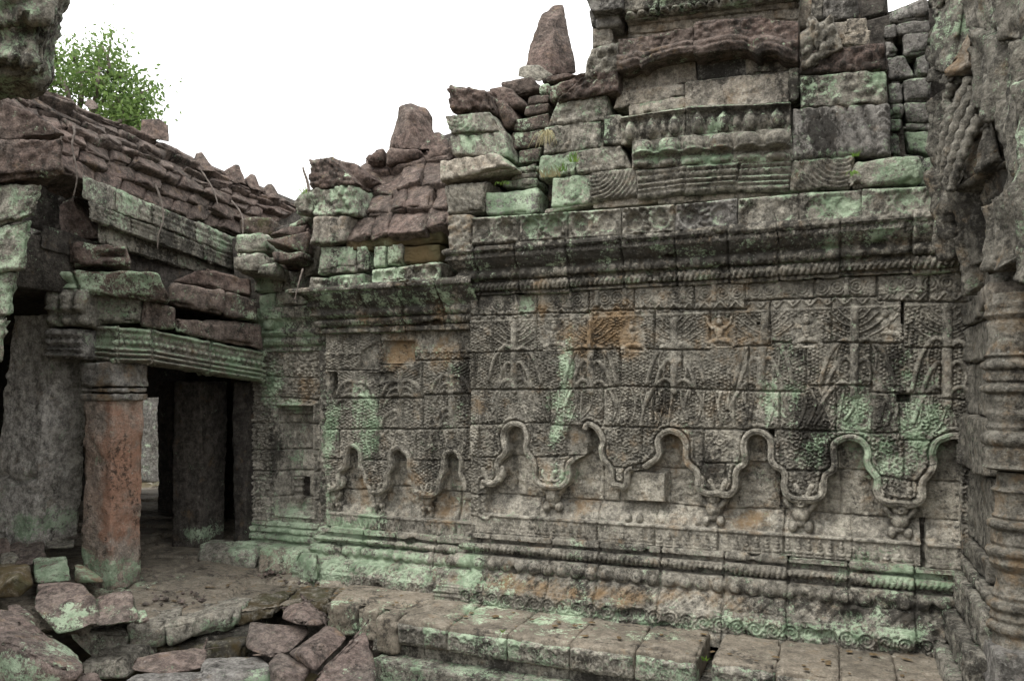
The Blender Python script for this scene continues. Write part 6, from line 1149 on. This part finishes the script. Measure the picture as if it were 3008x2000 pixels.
# edge stones under the porch floor
GE = "edge stones below the porch floor"
def edge(q, lab, amb=None, thick=.5, mat=M_SAND, **kw):
    kw.setdefault('res', .025); kw.setdefault('rnd', .05); kw.setdefault('rough', .03)
    stone("edge_stone", px8(q, 0, thick), mat, None, dict(dict(l=.45, d=.12, lu=-.45), **(amb or {})), label=lab, cat="stone block", group=GE, **kw)
def gz(px, py, z): return (px, py, (z - EYE) / ((CY - py) / F))
def tz(px, py, t): return (px, py, t)
edge([(190, 1852, 5.15), (366, 1858, 5.2), (370, 1930, 5.2), (268, 1940, 5.1)], "lichened edge block below the broken green slab")
edge([(366, 1836, 5.25), (480, 1834, 5.28), (474, 1905, 5.28), (372, 1912, 5.2)], "small green edge block left of the carved corner piece")
edge([(474, 1836, 5.3), (560, 1826, 5.35), (556, 1868, 5.35), (490, 1902, 5.3)], "tilted corner piece at the front edge of the porch floor", dict(l=.5))
edge([(556, 1822, 5.38), (690, 1800, 5.55), (686, 1848, 5.55), (556, 1866, 5.38)], "carved green edge block right of the tilted corner piece", dict(l=.5))
edge([(686, 1800, 5.6), (826, 1774, 5.8), (806, 1812, 5.75), (686, 1845, 5.6)], "brown mossy edge block next to the heap of fallen stones", dict(l=.1, m=.4))
edge([(560, 1868, 5.5), (740, 1838, 5.6), (735, 1900, 5.55), (556, 1905, 5.45)], "dark recessed course under the porch floor edge", dict(l=.25, d=.5))
edge([(440, 1912, 5.3), (720, 1880, 5.45), (716, 1950, 5.4), (430, 1965, 5.3)], "low dark course at the foot of the porch edge", dict(l=.2, d=.4, m=.3))
edge([(230, 1940, 4.9), (370, 1935, 4.95), (372, 1990, 4.9), (240, 1995, 4.9)], "black mossy block under the lichened edge block", dict(l=.4, d=.2))
edge([(826, 1778, 5.75), (960, 1766, 5.9), (960, 1812, 5.9), (840, 1822, 5.75)], "mossy edge block behind the round fallen stone", dict(l=.12, m=.4))

# ================================================================== FALLEN STONES
GF = "fallen sandstone blocks in the court"
def fs(poly, lab, mat=M_BOULD, amb=None, **kw):
    kw.setdefault('thick', .35); kw.setdefault('bev', .02); kw.setdefault('res', .026); kw.setdefault('rough', .016)
    return chunk("fallen_stone", poly, mat, lab, "fallen stone", GF, amb=dict(dict(l=.04, d=.02), **(amb or {})), **kw)
for a in [('l', 60, 1960, 110, 60, .7), ('l', 215, 1975, 30, 20, .5)]: blob(*a, t=3.95)
for a in [('l', 230, 1800, 110, 45, .62), ('l', 380, 1790, 60, 30, .55)]: blob(*a, t=4.9)
for a in [('l', 870, 1985, 40, 25, .6), ('l', 775, 1985, 30, 25, .6), ('l', 1000, 1985, 50, 25, .45)]: blob(*a, t=4.7)
fs([(-60, 1780, 4.3), (40, 1795, 4.35), (147, 1862, 4.3), (232, 1925, 4.2), (246, 1955, 4.0), (238, 1992, 3.85), (150, 1960, 3.85), (60, 1890, 3.95), (-60, 1860, 4.0), (-60, 2060, 3.9), (120, 2040, 3.9)], "large reddish slab with a green face in the bottom left corner", amb=dict(l=.0), thick=.5)
fs([(108, 1712, 5.15), (200, 1704, 5.2), (243, 1712, 5.15), (280, 1752, 5.0), (300, 1830, 4.9), (250, 1845, 4.85), (172, 1862, 4.8), (96, 1790, 4.85), (98, 1760, 4.95)], "tall pale green broken slab near the orange pillar", amb=dict(l=.40, lu=-.75), thick=.35)
fs([(276, 1752, 5.1), (330, 1738, 5.15), (384, 1736, 5.15), (398, 1775, 5.0), (412, 1825, 4.95), (345, 1832, 4.85), (285, 1838, 4.85)], "right half of the broken green slab with a reddish top", amb=dict(l=.40, lu=-.75), thick=.3)
fs([(396, 1796, 5.05), (425, 1792, 5.05), (438, 1822, 4.95), (396, 1830, 4.95)], "small green chip at the right end of the broken slab", amb=dict(l=.3), thick=.15)
fs([(98, 1642, 5.75), (196, 1630, 5.8), (205, 1668, 5.7), (212, 1706, 5.5), (104, 1716, 5.45), (98, 1690, 5.5), (150, 1636, 5.95)], "squarish green topped block left of the orange pillar", amb=dict(l=.5), thick=.35)
fs([(-40, 1660, 5.2), (20, 1652, 5.25), (85, 1660, 5.2), (100, 1720, 5.0), (60, 1755, 4.95), (-40, 1760, 4.9), (40, 1690, 4.9)], "dark mossy boulder at the left edge", amb=dict(m=.4, d=.25), mat=M_PAVE, thick=.4)
fs([(27, 1600, 6.1), (60, 1588, 6.2), (130, 1588, 6.2), (138, 1640, 5.95), (90, 1660, 5.85), (27, 1655, 5.85)], "brown block behind the squarish green one", thick=.4, amb=dict(m=.1))
fs([(130, 1586, 6.3), (170, 1580, 6.35), (219, 1584, 6.3), (216, 1606, 6.15), (134, 1610, 6.1)], "long ribbed stone with rope carving behind the pillar foot", thick=.3, mat=M_SAND)
fs([(152, 1560, 6.6), (190, 1554, 6.65), (224, 1554, 6.6), (238, 1580, 6.45), (155, 1584, 6.4)], "dark stone between the grey and orange pillars", thick=.3)
fs([(-40, 1578, 5.9), (20, 1575, 5.9), (34, 1600, 5.8), (26, 1650, 5.7), (-40, 1660, 5.7)], "brown block cut off by the left edge below the grey pillar", thick=.4)
fs([(0, 1625, 5.6), (40, 1618, 5.65), (60, 1640, 5.5), (40, 1655, 5.45), (0, 1660, 5.45)], "worn rounded piece above the mossy boulder", thick=.3, mat=M_SAND)
fs([(216, 1656, 5.85), (250, 1662, 5.9), (290, 1690, 5.8), (308, 1708, 5.7), (216, 1712, 5.65), (240, 1690, 5.65)], "wedge shaped stone against the foot of the orange pillar", thick=.25, amb=dict(w=.2, m=.2), mat=M_PAVE)
fs([(18, 1775, 4.9), (60, 1772, 4.9), (95, 1790, 4.85), (110, 1860, 4.7), (40, 1830, 4.6)], "small brown stone behind the large reddish slab", thick=.25)
fs([(384, 1950, 4.75), (400, 1932, 4.85), (576, 1902, 5.0), (608, 1906, 5.0), (609, 1925, 4.9), (594, 1962, 4.75), (487, 1980, 4.65), (390, 1968, 4.65)], "long flat reddish stone lying below the porch edge", thick=.3)
fs([(590, 1955, 4.7), (603, 1934, 4.85), (759, 1930, 4.95), (800, 1958, 4.75), (800, 2010, 4.6), (780, 1975, 4.62), (594, 1985, 4.55), (594, 2020, 4.55)], "flat grey topped stone with a green right face", mat=M_GREY, amb=dict(l=.12), thick=.4)
fs([(366, 1990, 4.5), (420, 1976, 4.6), (603, 1972, 4.65), (720, 2004, 4.5), (700, 2050, 4.4), (360, 2050, 4.35)], "low grey slab cut off by the bottom edge", mat=M_GREY, thick=.4)
fs([(225, 1990, 4.45), (240, 1975, 4.5), (285, 1972, 4.5), (312, 2005, 4.45), (300, 2050, 4.4), (220, 2050, 4.4)], "small reddish stone at the bottom edge beside the large slab", thick=.3)
fs([(722, 1905, 4.95), (734, 1826, 5.2), (800, 1826, 5.25), (906, 1840, 5.25), (912, 1856, 5.15), (848, 1918, 4.9), (782, 1926, 4.85), (745, 1915, 4.85)], "broad tilted slab at the left side of the fallen heap", thick=.3, amb=dict(m=.05))
fs([(822, 1820, 5.2), (832, 1790, 5.35), (866, 1769, 5.4), (900, 1772, 5.4), (934, 1782, 5.35), (962, 1828, 5.2), (950, 1836, 5.1), (912, 1836, 5.05), (870, 1838, 5.05), (880, 1790, 5.2)], "rounded boulder on top of the fallen heap", thick=.35, bev=.04)
fs([(848, 1918, 4.75), (905, 1876, 4.9), (956, 1838, 5.05), (982, 1840, 5.05), (1020, 1872, 4.95), (1002, 1900, 4.8), (926, 1976, 4.55), (885, 1914, 4.6), (965, 1850, 4.95)], "long reddish block leaning across the heap with a dark face", thick=.35)
fs([(786, 1945, 4.65), (820, 1910, 4.8), (908, 1946, 4.75), (914, 1962, 4.65), (890, 2010, 4.5), (850, 1990, 4.48), (800, 1965, 4.52), (800, 2030, 4.5)], "cube-like block in front of the heap with green sides", amb=dict(l=.1), thick=.35)
fs([(920, 2005, 4.45), (970, 1940, 4.65), (1023, 1889, 4.85), (1072, 1852, 4.95), (1102, 1925, 4.75), (1086, 1962, 4.65), (1108, 2010, 4.55), (1060, 2050, 4.4), (920, 2050, 4.35)], "large triangular slab rising at the right end of the heap", thick=.3, amb=dict(l=.06))
fs([(585, 1598, 7.2), (625, 1582, 7.3), (683, 1586, 7.25), (757, 1606, 7.05), (764, 1640, 6.97), (754, 1678, 6.9), (706, 1674, 6.92), (582, 1650, 7.05), (690, 1620, 6.9)], "log shaped block with a green end lying on the porch floor", mat=M_SAND, amb=dict(l=.3), thick=.3, bev=.035)
tag(stone("kerb_block", px8([(762, 1612, 6.85), (876, 1624, 6.75), (862, 1692, 6.7), (758, 1682, 6.8)], 0, .4), M_PAVE, None, dict(l=.22, d=.2), label="dark low block between the log shaped stone and the carved wall", cat="stone block", res=.025, rnd=.04, rough=.02), None, None)
stone("kerb_block", px8([(876, 1626, 6.65), (925, 1632, 6.5), (925, 1722, 6.4), (866, 1694, 6.65)], 0, .4), M_SAND, None, dict(l=.5, d=.1), label="rounded green kerb block at the left foot of the recessed wall", cat="stone block", res=.022, rnd=.06, rough=.03)

# ================================================================== PLANTS
def leaves(centres, size, seed, n, mat, name, parent, spread, up=.3, elong=1.0):
    R = np.random.RandomState(seed); C = centres[R.randint(0, len(centres), n)] + R.normal(0, 1, (n, 3)) * spread
    a = R.normal(0, 1, (n, 3)); a /= np.linalg.norm(a, axis=1, keepdims=True); b = np.cross(a, R.normal(0, 1, (n, 3)) + [0, 0, up]); b /= np.linalg.norm(b, axis=1, keepdims=True); s = size * R.uniform(.6, 1.3, (n, 1)); nn = np.cross(a, b)
    V = np.stack([C - a * s * elong, C + b * s * .45 + nn * s * .12, C + a * s * elong, C - b * s * .45 + nn * s * .12], 1).reshape(-1, 3); Fq = np.arange(n * 4).reshape(-1, 4)
    return mesh(name, V, Fq, mat, parent, smooth=False)
TT = 15.0
tr = thing("broadleaf_tree", "leafy green tree rising behind the left roof", "tree", tuple(P(230, 1160, TT)))
tb0 = P(215, 1160, TT); limbs = []; ends = []
R2 = random.Random(9)
main_pts = [tb0, P(225, 700, TT), P(215, 400, TT), P(190, 300, TT)]
V, Fq = tube(main_pts, .22, .08, 10, 1, .05); limbs.append((V, Fq))
for k, pp in enumerate([[(220, 420), (270, 330), (290, 220), (292, 150)], [(222, 440), (320, 330), (380, 290), (440, 262)], [(222, 460), (330, 370), (400, 340), (425, 320)], [(218, 420), (150, 300), (120, 230), (110, 190)], [(215, 400), (110, 330), (40, 250), (10, 220)], [(222, 450), (300, 370), (370, 350), (410, 365)], [(222, 470), (340, 380), (400, 310), (425, 290)], [(222, 440), (280, 300), (320, 200), (300, 135)], [(216, 380), (240, 280), (230, 200), (215, 170)], [(218, 430), (300, 300), (340, 240), (370, 215)], [(218, 420), (200, 280), (170, 200), (160, 150)], [(218, 470), (330, 400), (380, 395), (390, 400)]]):
    pts = [P(a, b, TT + R2.uniform(-.8, .8)) for a, b in pp]; V, Fq = tube(pts, .06, .012, 6, k, .1); limbs.append((V, Fq))
    sm = smooth_line(pts, 6); ends += [p for p in sm[7:]]
    for _ in range(4):
        s = sm[R2.randint(6, len(sm) - 1)]; e = s + np.array([R2.uniform(-.5, .5), R2.uniform(-.5, .5), R2.uniform(-.1, .45)]); V, Fq = tube([s, (s + e) / 2 + [0, 0, .05], e], .014, .005, 5, k, .05); limbs.append((V, Fq)); ends += [e, (s + e) / 2]
V, Q, T = join([(v, f) for v, f in limbs]); mesh("trunk", V, Q, M_BARK, tr)
leaves(np.array(ends), 0.062, 4, 6500, M_LEAF, "crown", tr, .17, elong=.9)
def tuft(name, px, py, y, n, h, mat, lab, seed, spread=.04, curl=.5):
    R = random.Random(seed); b = W(px, py, y); Vs, Fs, k = [], [], 0
    for i in range(n):
        a = R.uniform(-1, 1); L = h * R.uniform(.5, 1.1); base = b + [R.uniform(-spread, spread), R.uniform(-.04, .0), 0]; wd = .0018 + .002 * R.random(); d = np.array([a * .6, -R.uniform(.1, .6), 1.0]); p0 = base
        for s in range(4):
            t_ = s / 3; c_ = base + d * L * t_ - np.array([0, 0, curl * L * t_ * t_]); ww = wd * (1 - t_ * .8); Vs += [c_ - [ww, 0, 0], c_ + [ww, 0, 0]]
            if s: Fs.append([k + 2 * s - 2, k + 2 * s - 1, k + 2 * s + 1, k + 2 * s])
        k += 8
    tag(mesh(name, Vs, Fs, mat, None, smooth=False), lab, "plant")
tuft("fern", 1690, 478, -.14, 16, .14, M_FERN, "bright green fern growing in a crack left of the figure row", 1, .03, .6); tuft("grass_tuft", 1622, 522, -.12, 46, .13, M_DRY, "pale grass tuft on the lichened block below the fern", 2, .07); tuft("grass_tuft", 1655, 505, -.12, 14, .10, M_FERN, "short green grass between the pale tuft and the fern", 3, .03)
tuft("fern", 2512, 462, -.14, 10, .07, M_FERN, "small green sprig in the joint under the drapery block", 4, .02); tuft("fern", 2508, 512, -.16, 10, .08, M_FERN, "yellow green fern hanging between two carved blocks", 5, .02, 1.3); tuft("fern", 1478, 545, -.1, 10, .09, M_FERN, "little ivy sprig in the hole of the right end piece", 6, .06, 1.0); tuft("fern", 900, 570, .02, 14, .12, M_FERN, "green sprig at the left side of the left end piece", 7, .03); tuft("grass_tuft", 1612, 400, -.1, 40, .2, M_DRY, "dry hanging stalks down the left edge of the pediment", 9, .02, 1.5)
def stalk(name, pts, r, mat, lab, cat): V, Fq = tube([P(*p) for p in pts], r, r * .6, 6, 1, .1); tag(mesh(name, V, Fq, mat), lab, cat)
stalk("plant_stalk", [(908, 560, 6.2), (902, 530, 6.2), (893, 505, 6.2), (890, 492, 6.2)], .012, M_BARK, "thick knobbly stalk standing left of the left end piece", "plant"); stalk("plant_stalk", [(914, 460, 6.3), (913, 440, 6.3), (912, 420, 6.3)], .003, M_DRY, "thin dry stem above the snake head", "plant"); stalk("plant_stalk", [(978, 470, 6.3), (982, 430, 6.3), (988, 400, 6.3)], .003, M_DRY, "longest thin stem on top of the left end piece", "plant")
GV = "roots hanging over the left roof"
for k, (pp, lab) in enumerate([([(215, 372, 5.7), (219, 390, 5.65), (212, 430, 5.62), (224, 490, 5.6), (226, 530, 5.6), (216, 575, 5.6)], "longest hanging root at the left end of the roof"), ([(180, 400, 5.6), (175, 440, 5.58), (174, 470, 5.58)], "short root left of the longest one"), ([(455, 540, 6.3), (470, 580, 6.28), (480, 640, 6.25), (466, 690, 6.2), (463, 728, 6.2)], "root hanging across the moulded course under the eave"), ([(590, 500, 7.2), (625, 555, 7.1), (640, 600, 7.0)], "thin root creeping over the middle of the roof tiles"), ([(890, 790, 6.2), (878, 830, 6.15), (866, 880, 6.12)], "straight thin stick hanging by the corner of the recessed wall"), ([(680, 590, 7.4), (712, 640, 7.2), (710, 740, 7.0)], "thin root at the right end of the roof eave")]):
    V, Fq = tube([P(*p) for p in pp], .009, .004, 7, k, .25); tag(mesh("hanging_root", V, Fq, M_ROOT), lab, "root", GV)

R3 = np.random.RandomState(12)
def scatter(name, mat, spots, n, size, lab, cat, flat):
    Vs, Fs, k = [], [], 0; ico = np.array([(0, 0, 1), (.9, 0, .1), (.3, .85, .2), (-.7, .5, 0), (-.7, -.5, .15), (.3, -.85, -.1), (0, 0, -1)]); fi = [(0, 1, 2), (0, 2, 3), (0, 3, 4), (0, 4, 5), (0, 5, 1), (6, 2, 1), (6, 3, 2), (6, 4, 3), (6, 5, 4), (6, 1, 5)]
    for _ in range(n):
        x0, x1, y0, y1, z = spots[R3.randint(len(spots))]; s = size * R3.uniform(.4, 1.3) ** 2; c = np.array([R3.uniform(x0, x1), R3.uniform(y0, y1), z + s * .2]); a = R3.uniform(0, 6.3); v = ico * R3.uniform(.7, 1.3, ico.shape) * [s, s * R3.uniform(.5, 1), s * flat]
        v = np.stack([v[:, 0] * math.cos(a) - v[:, 1] * math.sin(a), v[:, 0] * math.sin(a) + v[:, 1] * math.cos(a), v[:, 2]], 1) + c; Vs.append(v); Fs += [tuple(i + k for i in f) for f in fi]; k += 7
    tag(mesh(name, np.concatenate(Vs), Fs, mat, None, dict(l=.1), smooth=False), lab, cat, kind='stuff')
scatter("stone_chips", M_BOULD, [(-5.2, -4.3, -1.3, -.9, .04), (-5.6, -5.0, -1.6, -.4, .06), (-4.3, -2.9, -1.9, -.9, -.60), (-3.4, -3.0, -1.3, -.9, -.6), (-4.6, -3.9, -.3, .05, .02)], 260, .028, "small stone chips and grit lying between the fallen blocks", "chips", .6)
M_LIT = plain_mat("leaf_litter", (.06, .042, .022), (.15, .105, .055), 40)
scatter("leaf_litter", M_LIT, [(-5.2, -4.2, -1.2, -.3, .03), (-4.2, -3.0, -.5, -.2, .0), (-4.3, -2.9, -1.9, -.9, -.60), (-2.7, .6, -.75, -.3, .006), (-3.2, -3.0, -.4, .0, 2.45)], 240, .022, "scattered brown dead leaves on the paving and ledge", "leaves", .12)

tuft("grass_tuft", 1478, 1852, -.72, 12, .05, M_FERN, "tiny weed in the ledge joint left of the middle", 21, .015, .6)
tuft("grass_tuft", 2070, 1935, -.60, 12, .06, M_FERN, "tiny weed growing in the gap between two ledge slabs", 22, .02, .6)
